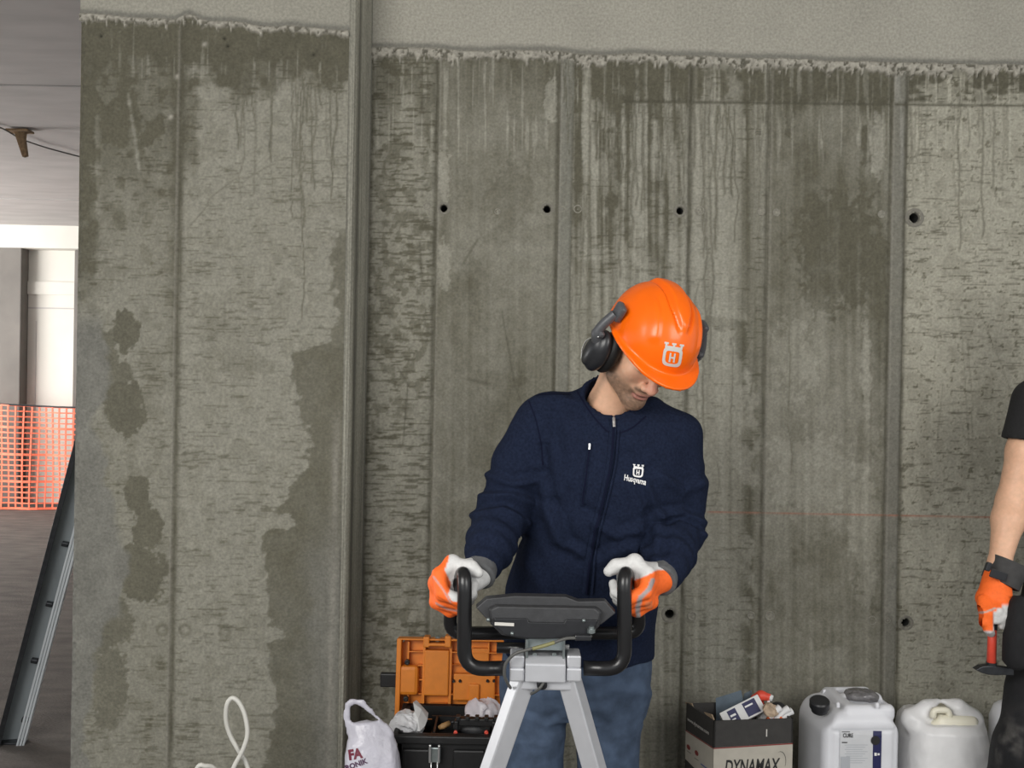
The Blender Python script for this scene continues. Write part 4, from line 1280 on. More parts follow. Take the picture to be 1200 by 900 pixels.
def shirt_sdf(X, Y, Z):
    d = loft(X, Y, Z, M_ROWS, 2.4)
    for (s, e) in ((SHm, ELm), (SHn, ELn)):
        end = s + (e - s) * 0.42
        a = chain(X, Y, Z, [s, end], [0.070, 0.070], 0.02)
        a = smax(a, lin(X, Y, Z, end, (e - s) / np.linalg.norm(e - s)), 0.003)
        a = smax(a, -cone(X, Y, Z, s + (e - s) * 0.2, e, 0.053, 0.056), 0.003)
        d = smin(d, a, 0.03)
    r, h = cyl_rh(X, Y, Z, P(1284, 452, YM), np.array([0, -0.25, 0.97]))
    return smax(d, -np.maximum(r - 0.072, -h), 0.004)


sdf_disp('t_shirt', shirt_sdf, np.array([P(1140, 400, YM)[0], 2.52, P(1284, 705, YM)[2]]), np.array([P(1425, 400, YM)[0], 2.94, P(1284, 425, YM)[2]]), 0.007, M_TSHIRT, mate, lambda v, n: (vn3(v[:, 0] * 16, v[:, 1] * 16, v[:, 2] * 10, 41) - 0.5) * 0.016)

HPm, KNm, ANm = P(1248, 730, YM), P(1209, 880, YM - .08), np.array([P(1180, 800, YM)[0], YM, 0.10])
HPn, KNn, ANn = P(1325, 730, YM), P(1345, 890, YM - .04), np.array([P(1360, 800, YM)[0], YM + .05, 0.10])


def mtr_sdf(X, Y, Z):
    d = loft(X, Y, Z, [mrow(672, 1208, 1360, YM, .122), mrow(720, 1200, 1372, YM, .125), mrow(765, 1198, 1370, YM, .12)], 2.4)
    l = chain(X, Y, Z, [HPm, KNm, ANm], [0.112, 0.100, 0.085], 0.03); r = chain(X, Y, Z, [HPn, KNn, ANn], [0.108, 0.095, 0.085], 0.03)
    d = smin(smin(d, smax(l, 0.05 - Z, .004), 0.02), smax(r, 0.05 - Z, .004), 0.02)
    pk = rbox(X, Y, Z, P(1204, 745, YM - .03), (0.07, 0.14, 0.22), 0.03)          # tool pocket standing off the hip
    return smin(d, pk, 0.012)


def mtr_col(v, n):
    u_, w_ = uv(v[:, 0], v[:, 1], v[:, 2])
    dust = ss(0.50, 0.72, fbm(u_ / 13.0, w_ / 13.0, 4, 55)) * np.exp(-(((u_ - 1180) / 26) ** 2 + ((w_ - 868) / 26) ** 2)) * (n[:, 1] < 0)
    return mixc(np.broadcast_to(np.array([0.0085, 0.009, 0.011]), v.shape).copy(), np.array([0.10, 0.095, 0.09]), dust * 0.8)


sdf_disp('trousers', mtr_sdf, np.array([P(1130, 800, YM)[0], 2.44, 0.03]), np.array([P(1440, 800, YM)[0], 3.0, P(1284, 665, YM)[2]]), 0.010, M_TROUSER, mate,
         lambda v, n: (vn3(v[:, 0] * 12, v[:, 1] * 12, v[:, 2] * 17, 43) - 0.5) * 0.026, mtr_col)
b = MB(); b.tube(spline([P(1197, 700, YM - .14), P(1191, 745, YM - .16), P(1190, 782, YM - .15)], 5), [0.022, 0.03, 0.03, 0.03, 0.03, 0.034, 0.034, 0.034, 0.034, 0.034, 0.02][:11], 10)
b.build('holster_pocket', material('black_pocket_cloth', (0.009, 0.009, 0.0105), rough=0.9, var=0.2, vscale=60, bump=0.4, bscale=500), mate, smooth=True)
boot(ANm, mate, (-0.3, -1)); boot(ANn, mate, (0.2, -1))

# glove of the second worker: knuckles to the camera, fingers closed on the hammer handle
HAM0, HAM1 = P(1164, 706, YM - .092), P(1161.5, 786, YM - .115)


def glove2_sdf(X, Y, Z):
    d = chain(X, Y, Z, [P(1170, 676, YM - .065), P(1162, 698, YM - .085)], [0.040, 0.036], 0.01)
    d = smin(d, cone(X, Y, Z, P(1153, 702, YM - .08), P(1172, 700, YM - .10), 0.022, 0.024), 0.015)
    for i, (a, b_) in enumerate([(1154, 733), (1159, 741), (1164.5, 738), (1170, 730)]):
        q = [P(1151 + 6.3 * i, 703, YM - .105), P(a - 2 + .5 * i, 718, YM - .138), P(a - 1 + .2 * i, b_ - 4, YM - .138), P(a + 2, b_ + 1, YM - .115), P(a + 3, b_ - 8, YM - .085)]
        d = smin(d, chain(X, Y, Z, q[:4] if i < 2 else [q[0], P(1156 + 4.4 * i, 716, YM - .132), P(1157 + 4 * i, 726, YM - .130)], [0.0150, 0.0140, 0.0130, 0.0115], 0.006), 0.004)
    th = [P(1176, 690, YM - .085), P(1180, 708, YM - .12), P(1178, 722, YM - .13), P(1175, 733, YM - .125)]
    d = smin(d, chain(X, Y, Z, th, [0.022, 0.0165, 0.0145, 0.012], 0.01), 0.006)
    return smax(d, -cone(X, Y, Z, HAM0 + [0, 0, .03], HAM1, 0.0125, 0.0125), 0.002)


def glove2_col(v):
    u_, w_ = uv(v[:, 0], v[:, 1], v[:, 2])
    wh = np.maximum(ss(-1, 1, u_ - 1168) * ss(711, 714, w_) + ss(-1, 1, u_ - 1164) * ss(715, 718, w_), ss(738, 741, w_))
    wh = np.maximum(wh, ss(-1, 1, u_ - 1174) * ss(706, 712, w_))
    c = mixc(np.broadcast_to(ORANGE, v.shape).copy(), WHITEG, wh)
    return mixc(c, np.array([0.5, 0.42, 0.36]), 0.9 * ss(.3, .6, poly_line(u_, w_, [(1146, 718), (1156, 717), (1166, 713)], 1.4)))


g2 = sdf_obj('glove', glove2_sdf, P(1140, 760, YM - .1) - [0, .15, 0], P(1195, 640, YM) + [0, .06, 0], 0.0036, M_GLOVE, mate, color=glove2_col)
M_CUFF2 = material('charcoal_glove_cuff', (0.048, 0.047, 0.047), rough=0.8, var=0.15, vscale=60, bump=0.3)
ca_, cb_ = P(1168, 690, YM - .065), P(1175, 656, YM - .058)
n_ = (cb_ - ca_) / np.linalg.norm(cb_ - ca_)
b = MB(); b.lathe([(0.046, 0.028), (0.0515, 0.030), (0.054, 0.075), (0.0545, 0.098), (0.050, 0.098), (0.044, 0.04)], ca_ - n_ * 0.012, n_ * 1.0 + np.array([0.22, 0, 0]), 28)
b.build('cuff', M_CUFF2, g2, angle=0.7)
b = MB(); b.box(P(1170, 674, YM - .122), (0.048, 0.006, 0.024), roty(math.radians(18)), bev=0.002); b.box(P(1158, 664, YM - .118), (0.014, 0.010, 0.026), roty(math.radians(18)), bev=0.003)
b.build('cuff_strap', M_MUFF, g2)

ham = thing('hammer', tuple(HAM1), 'red-handled hammer with dark steel head held in gloved hand', 'hammer')
M_REDH = material('red_fibreglass', (0.78, 0.085, 0.05), rough=0.4, var=0.08, vscale=60)
M_STEEL = material('dark_steel', (0.05, 0.053, 0.058), rough=0.42, metal=0.7, var=0.2, vscale=60)
b = MB(); b.tube([HAM0 + (HAM0 - HAM1) * 0.12, HAM0, HAM0 * .5 + HAM1 * .5, HAM1 + [0, 0, .02]], [0.0105, 0.0120, 0.0120, 0.0125], 14); b.build('handle', M_REDH, ham, smooth=True)
b = MB(); b.tube([HAM0 + (HAM1 - HAM0) * 0.22, HAM0 + (HAM1 - HAM0) * 0.40], 0.0128, 14); b.build('handle_band', M_MUFF, ham); b = MB(); b.tube([HAM1 + [0, 0, .016], HAM1 + [0, 0, .024]], 0.014, 14); b.build('handle_collar', M_MUFF, ham, smooth=False)
hw = 2.6 / 1100
hd = [(-21, 1), (-14, -3.5), (-6, -5), (6, -5), (14, -4.5), (25, -3.5), (25, 4), (12, 4.5), (4, 5.5), (-6, 5.5), (-14, 4)]
b = MB(); b.prism([(x_ * hw, -y_ * hw) for x_, y_ in hd], HAM1 + [0, -0.012, 0.004], (0.98, 0, -0.06), (0.0, 0, 1), (0, 1, 0), 0.024); b.build('head', M_STEEL, ham, bevel=0.002)

# ================================================================ THINGS
def PZ(u, v, z):
    """point of the place at photo pixel (u, v) and height z"""
    d = _fw * FPX + _rt * (u - 600.0) - _up * (v - 450.0)
    return CAMP + d * ((z - CAM_Z) / d[2])


M_BLACKPOW = material('black_powder_coat', (0.012, 0.012, 0.013), rough=0.28, spec=0.5, var=0.1, vscale=60)
M_PANEL = material('dark_grey_plastic', (0.040, 0.041, 0.044), rough=0.5, var=0.15, vscale=70, bump=0.2, bscale=600)
M_ALU = material('satin_aluminium', (0.54, 0.55, 0.58), rough=0.42, metal=0.35, var=0.04, vscale=30)
M_ZINC = material('zinc_plate', (0.30, 0.34, 0.34), rough=0.35, metal=0.75, var=0.15, vscale=60)
M_CABLE = material('grey_cable', (0.09, 0.09, 0.085), rough=0.5)
M_CABLEY = material('olive_cable', (0.22, 0.21, 0.09), rough=0.5)

# ---------------------------------------------------------------- machine with handlebar and control panel
YF = 2.07
mach = thing('drilling_machine', (P(638, 800, YF)[0], YF + 0.1, 0), 'machine stand with black loop handlebar, dark control panel and silver legs', 'machine')


def bend(pts, r, n=7):
    """polyline with its corners rounded to radius r"""
    pts = [np.asarray(p, float) for p in pts]; out = [pts[0]]
    for a, b, c in zip(pts[:-2], pts[1:-1], pts[2:]):
        d1 = a - b; d2 = c - b; l1, l2 = np.linalg.norm(d1), np.linalg.norm(d2)
        k = min(r, l1 * 0.49, l2 * 0.49); p0 = b + d1 / l1 * k; p1 = b + d2 / l2 * k
        for i in range(n + 1):
            t = i / n; out.append((1 - t) ** 2 * p0 + 2 * t * (1 - t) * b + t * t * p1)
    return out + [pts[-1]]


RT = 0.0162
for s, uf, ug, ur in ((-1, 544, 593, 526), (1, 732, 684, 750)):
    path = [P(ug, 783, YF), P(uf, 784, YF), P(uf + s * -0.5, 664, YF), P(ur + s * -3, 708, YF + 0.185), P(ur, 742, YF + 0.20), P(638, 742, YF + 0.20)]
    b = MB(); b.tube(bend(path, 0.055), RT, 16); b.build('handlebar', M_BLACKPOW, mach, smooth=True)
b = MB(); b.tube([P(582, 759, YF + 0.16), P(640, 760, YF + 0.16)], 0.013, 14); b.build('cross_tube', M_BLACKPOW, mach, smooth=True)

# control panel: octagonal rim tipped towards the operator, body below it
pc = P(639, 715, YF + 0.01); k_ = (YF) / FPX
tl = rotx(math.radians(-24)); ex, ey, ez = tl[:, 0], tl[:, 1], tl[:, 2]     # leans: near edge low


def octa(w, d, c):
    return [(-w + c, -d), (w - c, -d), (w, -d + c), (w, d - c), (w - c * 1.6, d), (-w + c * 1.6, d), (-w, d - c), (-w, -d + c)]


def frus(rings):
    """stacked convex rings of equal count -> closed solid"""
    m = MB(); n = len(rings[0]); V = [p for r in rings for p in r]
    F = [tuple(range(n))[::-1], tuple(range((len(rings) - 1) * n, len(rings) * n))]
    for i in range(len(rings) - 1):
        F += [(i * n + j, i * n + (j + 1) % n, (i + 1) * n + (j + 1) % n, (i + 1) * n + j) for j in range(n)]
    return m.add(V, F)


hw_ = 83 * k_
# outline in the photo plane (px from 639, 715), swept back in depth
rim_o = [(-82, -3), (-70, -14), (-36, -18), (24, -18), (38, -13), (70, -14), (83, 0), (66, 14), (-66, 14)]
body_o = [(-68, -4), (-60, -8), (60, -8), (67, -3), (64, 14), (50, 28), (-22, 30), (-52, 26), (-66, 13)]


def swept(poly, y0, y1, s0=1.0, s1=1.0, rise=0.0):
    """poly px -> world at depth y0 and again at y1 with scale and rise (metres)"""
    o = P(639, 715, YF)
    r0 = [o + np.array([a * s0 * k_, y0, -b_ * s0 * k_]) for a, b_ in poly]
    r1 = [o + np.array([a * s1 * k_, y1, -b_ * s1 * k_ + rise]) for a, b_ in poly]
    return r0, r1


r0, r1 = swept(rim_o, -0.015, 0.012, 0.985, 1.0); _, r2 = swept(rim_o, 0, 0.14, 1, 0.98, -0.035); _, r3 = swept(rim_o, 0, 0.155, 1, 0.93, -0.035)
pan = frus([r0, r1, r2, r3]).build('control_panel', M_PANEL, mach, bevel=0.002)
q0, q1 = swept([(a * 0.97, b_) for a, b_ in body_o], -0.036, -0.030, 0.95, 1.0); _, q2 = swept(body_o, 0, 0.02)
frus([q0, q1, q2]).build('panel_housing', M_PANEL, pan, bevel=0.002)
lower = [(-61, 5), (-22, 5), (-20, 9), (22, 9), (24, 5), (61, 5), (58, 15), (47, 26), (-20, 28), (-48, 24), (-60, 14)]
q0, q1 = swept(lower, -0.044, -0.034, 0.97, 1.0); frus([q0, q1]).build('housing_cover', M_MUFF, pan, bevel=0.0015)
flat_print('name_strip', [rect2d(-0.021, -0.0035, 0.021, 0.0035)], P(591, 731.5, YF - 0.0465), (1, 0, -0.03), (0, 0, 1), M_HPRINT, pan)
for (a, b_) in [(600, 742), (572, 726), (684, 727), (690, 740)]:
    m_ = MB(); m_.lathe([(0.004, 0), (0.004, 0.004), (0, 0.005)], P(a, b_, YF - 0.043), (0, -1, 0), 10); m_.build('screw', M_ZINC, pan, smooth=True)
m_ = MB(); m_.tube([P(693, 742, YF - 0.05), P(693, 734, YF - 0.05)], 0.006, 12); m_.lathe([(0.009, -0.004), (0.009, 0.004), (0, 0.004)], P(693, 739, YF - 0.05), (0, 0, 1), 8); m_.build('cable_gland', M_ZINC, pan)
# bracket and clamp block
m_ = MB(); m_.box(P(638.5, 751, YF - 0.012), (0.082, 0.006, 0.040), rotx(math.radians(-6))); m_.build('bracket_plate', M_ZINC, mach, bevel=0.001)
for u_ in (617, 660):
    m_ = MB(); m_.box(P(u_, 759, YF), (0.005, 0.055, 0.052)); m_.build('bracket_cheek', M_ZINC, mach)
for (a, b_) in [(627, 742.5), (650, 742.5), (626.5, 767), (649.5, 767)]:
    m_ = MB(); m_.lathe([(0.0055, 0), (0.0055, 0.004), (0.004, 0.005), (0, 0.005)], P(a, b_, YF - 0.016), (0, -1, 0), 6); m_.build('bolt', M_ZINC, mach)
m_ = MB(); m_.tube([P(661, 758, YF - 0.005), P(667, 758, YF - 0.005)], 0.006, 6); m_.build('bolt', M_SILVER, mach)


def clamp_profile(w, d, h, c):
    return [(-d, -h), (d, -h), (d, h - c), (d - c, h), (-d + c, h), (-d, h - c)]


bc_ = P(638.5, 779.5, YF)
m_ = MB(); m_.prism([(-0.040, -0.026), (0.036, -0.026), (0.040, -0.016), (0.040, 0.018), (0.026, 0.027), (-0.022, 0.027), (-0.040, 0.014)], bc_ + [-0.044, 0, 0], (0, 1, 0), (0, 0, 1), (1, 0, 0), 0.088)
m_.build('clamp_block', M_ALU, mach, bevel=0.003)
for u_ in (606, 671.5):
    c_ = P(u_, 778, YF)
    m_ = MB(); m_.box(c_ + [0, 0, 0.013], (0.031, 0.06, 0.028), bev=0.004); m_.build('clamp_cap', M_ALU, mach)
    m_ = MB(); m_.box(c_ + [0, 0, -0.015], (0.033, 0.064, 0.030), bev=0.004); m_.build('clamp_cap', M_ALU, mach)
m_ = MB(); m_.box(P(638, 798, YF + 0.002), (0.118, 0.05, 0.026), bev=0.004); m_.build('leg_yoke', M_ALU, mach)
m_ = MB(); m_.lathe([(0.010, 0), (0.0115, 0.003), (0.0115, 0.014), (0.007, 0.015), (0, 0.012)], P(635, 799, YF - 0.021), (0, -0.9, -0.25), 16); m_.build('cable_grommet', M_MUFF, mach, smooth=True)
m_ = MB(); m_.tube(spline([P(637, 800, YF - 0.035), P(632, 807, YF - 0.04), P(625, 812, YF - 0.02), P(618, 814, YF + 0.01)], 5), 0.0032, 8); m_.build('cable', M_CABLE, mach, smooth=True)
m_ = MB(); m_.tube(spline([P(693, 745, YF - 0.05), P(685, 748, YF - 0.055), P(665, 748, YF - 0.06), P(646, 754, YF - 0.06), P(620, 761, YF - 0.058), P(604, 766, YF - 0.055), P(593, 777, YF - 0.05), P(591, 790, YF - 0.045), P(594, 799, YF - 0.035), P(598, 806, YF - 0.01)], 6), 0.0036, 8); m_.build('cable', M_CABLE, mach, smooth=True)
m_ = MB(); m_.tube(spline([P(650, 752.8, YF - 0.0602), P(638, 756.6, YF - 0.0602), P(624, 760.4, YF - 0.059)], 5), 0.0041, 8); m_.build('cable_sleeve', M_CABLEY, mach, smooth=True)
m_ = MB(); m_.box(P(683, 747, YF - 0.055), (0.036, 0.014, 0.012), bev=0.003); m_.build('cable_plug', M_MUFF, mach)
for s, ut, ub in ((-1, 614.5, 577.5), (1, 666.5, 696.5)):
    p0 = P(ut, 793, YF); p1 = P(ub, 900, YF + 0.0); ax = p1 - p0; p2 = p0 + ax * ((p0[2] - 0.012) / (p0[2] - p1[2])); ax = (p2 - p0) / np.linalg.norm(p2 - p0)
    yaw = math.radians(24) * (1 if s < 0 else -1)
    e1 = np.array([math.cos(yaw), math.sin(yaw), 0]); e1 = e1 - ax * e1.dot(ax); e1 /= np.linalg.norm(e1); e2 = np.cross(ax, e1)
    w_ = 0.0205
    m_ = MB(); m_.prism([(-w_, -w_), (w_, -w_), (w_, w_), (-w_, w_)], p0, e1, e2, ax, np.linalg.norm(p2 - p0)); lg = m_.build('leg', M_ALU, mach, bevel=0.003)
    m_ = MB(); m_.lathe([(0.0, -0.012), (0.04, -0.012), (0.04, 0.004), (0.03, 0.014), (0.0, 0.014)], p2, (0, 0, 1), 16); m_.build('rubber_foot', M_MUFF, lg)

# ---------------------------------------------------------------- tool chest with its lid thrown back
M_ORPL = material('orange_tool_plastic', (0.70, 0.215, 0.020), rough=0.42, var=0.06, vscale=40, bump=0.1, bscale=400)
M_BLPL = material('black_tool_plastic', (0.013, 0.013, 0.0135), rough=0.48, var=0.15, vscale=60, bump=0.2, bscale=300)
YB0, YB1 = 2.735, 2.985
box_l, box_r = P(466, 870, YB0)[0], P(466, 870, YB0)[0] + 0.42
zr = P(520, 861, YB0)[2]
chest = thing('tool_chest', ((box_l + box_r) / 2, (YB0 + YB1) / 2, 0), 'black tool chest with its orange lid open against the wall', 'tool chest')
xm = (box_l + box_r) / 2; W_ = box_r - box_l; ym = (YB0 + YB1) / 2; D_ = YB1 - YB0
b = MB()
b.box((xm, YB0 + 0.006, zr / 2), (W_, 0.012, zr)); b.box((xm, YB1 - 0.006, zr / 2), (W_, 0.012, zr))
b.box((box_l + 0.006, ym, zr / 2), (0.012, D_, zr)); b.box((box_r - 0.006, ym, zr / 2), (0.012, D_, zr)); b.box((xm, ym, 0.01), (W_, D_, 0.02))
body_ = b.build('body', M_BLPL, chest)
b = MB()
for (c_, d_) in [((xm, YB0 - 0.004, zr - 0.012), (W_ + 0.03, 0.022, 0.024)), ((xm, YB1 + 0.002, zr - 0.012), (W_ + 0.03, 0.02, 0.024)), ((box_l - 0.004, ym, zr - 0.012), (0.022, D_, 0.024)), ((box_r + 0.004, ym, zr - 0.012), (0.022, D_, 0.024))]:
    b.box(c_, d_, bev=0.004)
b.build('rim', M_BLPL, chest)
for (a, c_) in ((-0.36, 0.2), (0.0, 0.22), (0.36, 0.2)):
    MB().box((xm + a * W_, YB0 - 0.006, zr - 0.115), (c_ * W_, 0.014, 0.15), bev=0.005).build('front_panel', M_BLPL, chest)
lx = P(510, 880, YB0)[0]
lt = MB().box((lx, YB0 - 0.018, zr - 0.052), (0.036, 0.008, 0.044), bev=0.003).build('latch', M_ZINC, chest)
for dx_ in (-0.013, 0.013):
    MB().box((lx + dx_, YB0 - 0.025, zr - 0.046), (0.007, 0.010, 0.052), bev=0.002).build('latch_arm', M_SILVER, lt)
b = MB(); b.tube(bend([(lx - 0.009, YB0 - 0.026, zr - 0.07), (lx - 0.009, YB0 - 0.026, zr - 0.105), (lx + 0.009, YB0 - 0.026, zr - 0.105), (lx + 0.009, YB0 - 0.026, zr - 0.07)], 0.006), 0.0022, 8); b.build('latch_bail', M_SILVER, lt, smooth=True)
# tray and its ribs
b = MB(); b.box((xm + 0.04, YB0 + 0.10, zr - 0.05), (W_ * 0.78, 0.13, 0.008)); b.box((xm + 0.04, YB0 + 0.036, zr - 0.035), (W_ * 0.78, 0.006, 0.04)); b.box((xm + 0.04, YB0 + 0.165, zr - 0.03), (W_ * 0.78, 0.006, 0.05)); b.box((xm - W_ * 0.35 + 0.04, YB0 + 0.1, zr - 0.03), (0.006, 0.13, 0.05)); tr_ = b.build('tray', M_BLPL, chest)
b = MB(); b.box((P(557, 848, YB0 + 0.05)[0], YB0 + 0.05, zr + 0.022), (0.11, 0.022, 0.022), bev=0.003); hb = b.build('tray_handle', M_BLPL, chest)
for i in range(5):
    MB().box((P(537 + i * 11, 848, YB0 + 0.05)[0], YB0 + 0.048, zr + 0.034), (0.012, 0.026, 0.012), bev=0.002).build('handle_rib', M_BLPL, hb)
for u_ in (535, 579):
    MB().box((P(u_, 855, YB0 + 0.05)[0], YB0 + 0.045, zr + 0.006), (0.012, 0.03, 0.045), bev=0.003).build('handle_post', M_BLPL, hb)
for u_ in (534, 570):
    b = MB(); b.lathe([(0.006, 0), (0.006, 0.006), (0.003, 0.007), (0, 0.006)], P(u_, 858, YB0 + 0.02), (0, -1, 0), 12); b.build('rivet', M_REDH, chest)
# lid: shell, border, ribs, compartments (its inside faces the room)
YL = 3.02
tilt = rotx(math.radians(-7))
def LP(u, v, dy=0.0):
    p = P(u, v, YL); return np.array([p[0], YL + (p[2] - zr) * 0.12 + dy, p[2]])


lid_l, lid_r, lid_t, lid_b = LP(467, 800)[0], LP(467, 800)[0] + 0.43, LP(500, 752)[2], LP(500, 845)[2]
b = MB(); lw = lid_r - lid_l; lc = (lid_l + lid_r) / 2; lz = (lid_t + lid_b) / 2; lh = lid_t - lid_b
out_ = [(-lw / 2 + .02, lh / 2), (lw / 2 - .02, lh / 2), (lw / 2, lh / 2 - .02), (lw / 2, -lh / 2), (-lw / 2, -lh / 2), (-lw / 2, lh / 2 - .02)]
o_ = np.array([lc, YL + (lz - zr) * 0.12, lz]); eyL = np.array([0, 0.12, 1.0]); ezL = np.array([0, 1.0, -0.12])
b.prism(out_, o_, (1, 0, 0), eyL, ezL, 0.008); lid = b.build('lid', M_ORPL, chest, bevel=0.002)


def on_lid(name, u0, v0, u1, v1, dep, th=None, mat=None, bev=0.003):
    """a block on the inside of the lid between two photo points, standing dep proud"""
    a, c = P(u0, v0, YL), P(u1, v1, YL); cx_, cz_ = (a[0] + c[0]) / 2, (a[2] + c[2]) / 2
    m = MB(); m.box((cx_, YL + (cz_ - zr) * 0.12 - dep / 2, cz_), (abs(c[0] - a[0]), dep, abs(a[2] - c[2])), rotx(math.radians(-6.8)), bev=bev)
    return m.build(name, mat or M_ORPL, lid)


for (u0, v0, u1, v1) in [(467, 747, 623, 752), (466, 747, 470, 838), (619, 747, 623, 838), (467, 836, 623, 840)]:
    on_lid('lid_wall', u0, v0, u1, v1, 0.045)
for (u0, v0, u1, v1) in [(478, 764, 620, 765.5), (490, 778.5, 497, 780), (491, 794.5, 497, 796), (491, 811.5, 620, 813), (478, 752, 479.5, 780), (496, 752, 497.5, 840), (527, 752, 528.5, 840), (572, 752, 573.5, 765), (478, 812, 479.5, 840), (528, 778.5, 620, 780), (606, 752, 607.5, 838)]:
    on_lid('lid_rib', u0, v0, u1, v1, 0.026, bev=0.0008)
on_lid('lid_compartment', 498, 761, 526, 813, 0.034, bev=0.004)
on_lid('lid_compartment', 466, 778, 491, 812, 0.040, bev=0.012)
on_lid('lid_compartment', 504, 822, 524, 838, 0.020)
on_lid('lid_compartment', 532, 788, 580, 819, 0.030, bev=0.004)
on_lid('lid_compartment', 550, 799, 562, 819, 0.040, bev=0.004)
on_lid('lid_compartment', 553, 760, 573, 775, 0.024)
for (u0, v0, u1, v1) in [(497, 745, 504, 757), (522, 744, 529, 757), (497, 752, 529, 756)]:
    on_lid('lid_lug', u0, v0, u1, v1, 0.050)
sc_ = MB(); sc_.lathe([(0.010, 0), (0.010, 0.006), (0.006, 0.010), (0, 0.010)], LP(513, 749, -0.02), (0, -1, 0), 12); sc_.build('lid_screw', M_ZINC, lid)
for (u_, v_) in [(478, 774), (477, 815), (532, 795), (539.5, 795), (571.5, 795), (579, 795)]:
    m_ = MB(); rr = 0.0085 if u_ < 500 else 0.0045
    m_.lathe([(rr, -0.008), (rr, 0.004), (rr * .6, 0.006), (0, 0.005)], LP(u_, v_, -0.034), (0, -1, 0), 12); m_.build('lid_clip', M_BLPL, lid)
MB().box(LP(457, 795, -0.02), (0.058, 0.022, 0.044), bev=0.004).build('lid_latch', M_BLPL, lid)

# ---------------------------------------------------------------- crumpled things in the chest
M_WRAP = material('thin_white_plastic', (0.72, 0.72, 0.74), rough=0.35, var=0.06, vscale=60, bump=0.5, bscale=60, bdist=0.006, alpha=0.93)
M_PAPER = material('white_paper', (0.74, 0.74, 0.74), rough=0.8, var=0.04)


def crumpled(name, c, r, seed, mat, label, cat, amp=0.4, h=0.005, freq=26.0):
    c = np.asarray(c, float); r = np.asarray(r, float)

    def f(X, Y, Z):
        n = np.abs(vn3((X - c[0]) * freq, (Y - c[1]) * freq, (Z - c[2]) * freq, seed) - 0.5) * 2
        n2 = np.abs(vn3((X - c[0]) * freq * 2.3, (Y - c[1]) * freq * 2.3, (Z - c[2]) * freq * 2.3, seed + 5) - 0.5)
        return ell(X, Y, Z, c, r) + r.min() * amp * (1.4 * n + 0.7 * n2 - 0.55)
    o = sdf_obj(name, f, c - r * 1.5 - .01, c + r * 1.5 + .01, h, mat, None)
    o.data.polygons.foreach_set('use_smooth', np.zeros(len(o.data.polygons), dtype=bool))
    return tag(o, label, cat)


crumpled('plastic_wrap', P(476, 850, YB0 + 0.07), (0.042, 0.045, 0.032), 3, M_WRAP, 'crumpled clear-white plastic wrap in the left end of the tool chest', 'plastic wrap', 0.9, 0.004, 40.0)
crumpled('plastic_bag', P(566, 836, YB0 + 0.19), (0.056, 0.035, 0.042), 8, material('milky_film', (0.62, 0.58, 0.62), rough=0.3, var=0.08, vscale=40, bump=0.5, bscale=50, bdist=0.006), 'bunched milky plastic bag behind the tray handle of the tool chest', 'plastic bag', 0.6, 0.004, 34.0)
pp = np.array([[P(484, 823, YB0 + .09), P(488, 821, YB0 + .12), P(493, 826, YB0 + .11)], [P(486, 834, YB0 + .06), P(494, 831, YB0 + .08), P(502, 836, YB0 + .10)], [P(478, 845, YB0 + .035), P(490, 843, YB0 + .04), P(501, 843, YB0 + .07)], [P(482, 856, YB0 + .03), P(492, 857, YB0 + .03), P(498, 851, YB0 + .05)]]).reshape(-1, 3)
pq = [(i * 3 + j, i * 3 + j + 1, i * 3 + j + 4, i * 3 + j + 3) for i in range(3) for j in range(2)]
pb = MB().add(list(pp) + [p + np.array([0, 0.003, 0]) for p in pp], pq + [tuple(k + 12 for k in f[::-1]) for f in pq] + [(0, 12, 13, 1), (1, 13, 14, 2), (9, 10, 22, 21), (10, 11, 23, 22), (0, 3, 15, 12), (3, 6, 18, 15), (6, 9, 21, 18), (2, 14, 17, 5), (5, 17, 20, 8), (8, 20, 23, 11)])
tag(pb.build('paper_sheet', M_PAPER), 'creased white paper sheet sticking up from the tool chest', 'paper')
tool = thing('chisel', tuple(P(520, 852, YB0 + 0.09)), 'small tool with tan wooden handle lying in the chest tray', 'tool')
b = MB(); b.tube([P(514, 853, YB0 + .09), P(519, 851, YB0 + .09), P(527, 847.5, YB0 + .10)], [0.006, 0.009, 0.008], 10); b.build('handle', material('tan_wood', (0.38, 0.22, 0.09), rough=0.6, var=0.2, vscale=60), tool, smooth=True)
b = MB(); b.tube([P(527, 847.5, YB0 + .10), P(534, 845, YB0 + .10)], 0.004, 8); b.build('blade', M_STEEL, tool, smooth=True)
tag(crumpled('work_pouch', P(553, 852, YB0 + 0.10), (0.055, 0.04, 0.026), 15, M_PANEL, 'dark grey pouch lying under the tray handle of the chest', 'pouch', 0.25))

# ---------------------------------------------------------------- carrier bag
YC = 2.63
M_BAG = material('white_carrier_film', (0.56, 0.55, 0.62), rough=0.3, spec=0.5, var=0.10, vscale=14, bump=0.5, bscale=26, bdist=0.012)
carrier = thing('carrier_bag', (P(436, 880, YC)[0], YC, 0), 'white plastic carrier bag with dark red lettering beside the tool chest', 'bag')
bag_rows = []
for (v, a, b_, hd) in [(846, 411, 452, .012), (856, 409, 456, .022), (868, 405, 461, .036), (885, 403, 466, .05), (905, 401, 469, .065), (960, 398, 474, .085), (1005, 398, 474, .08)]:
    c_ = P((a + b_) / 2, v, YC); bag_rows.append((max(c_[2], 0.0), c_[0], c_[1], (b_ - a) / 2 * YC / FPX, hd))


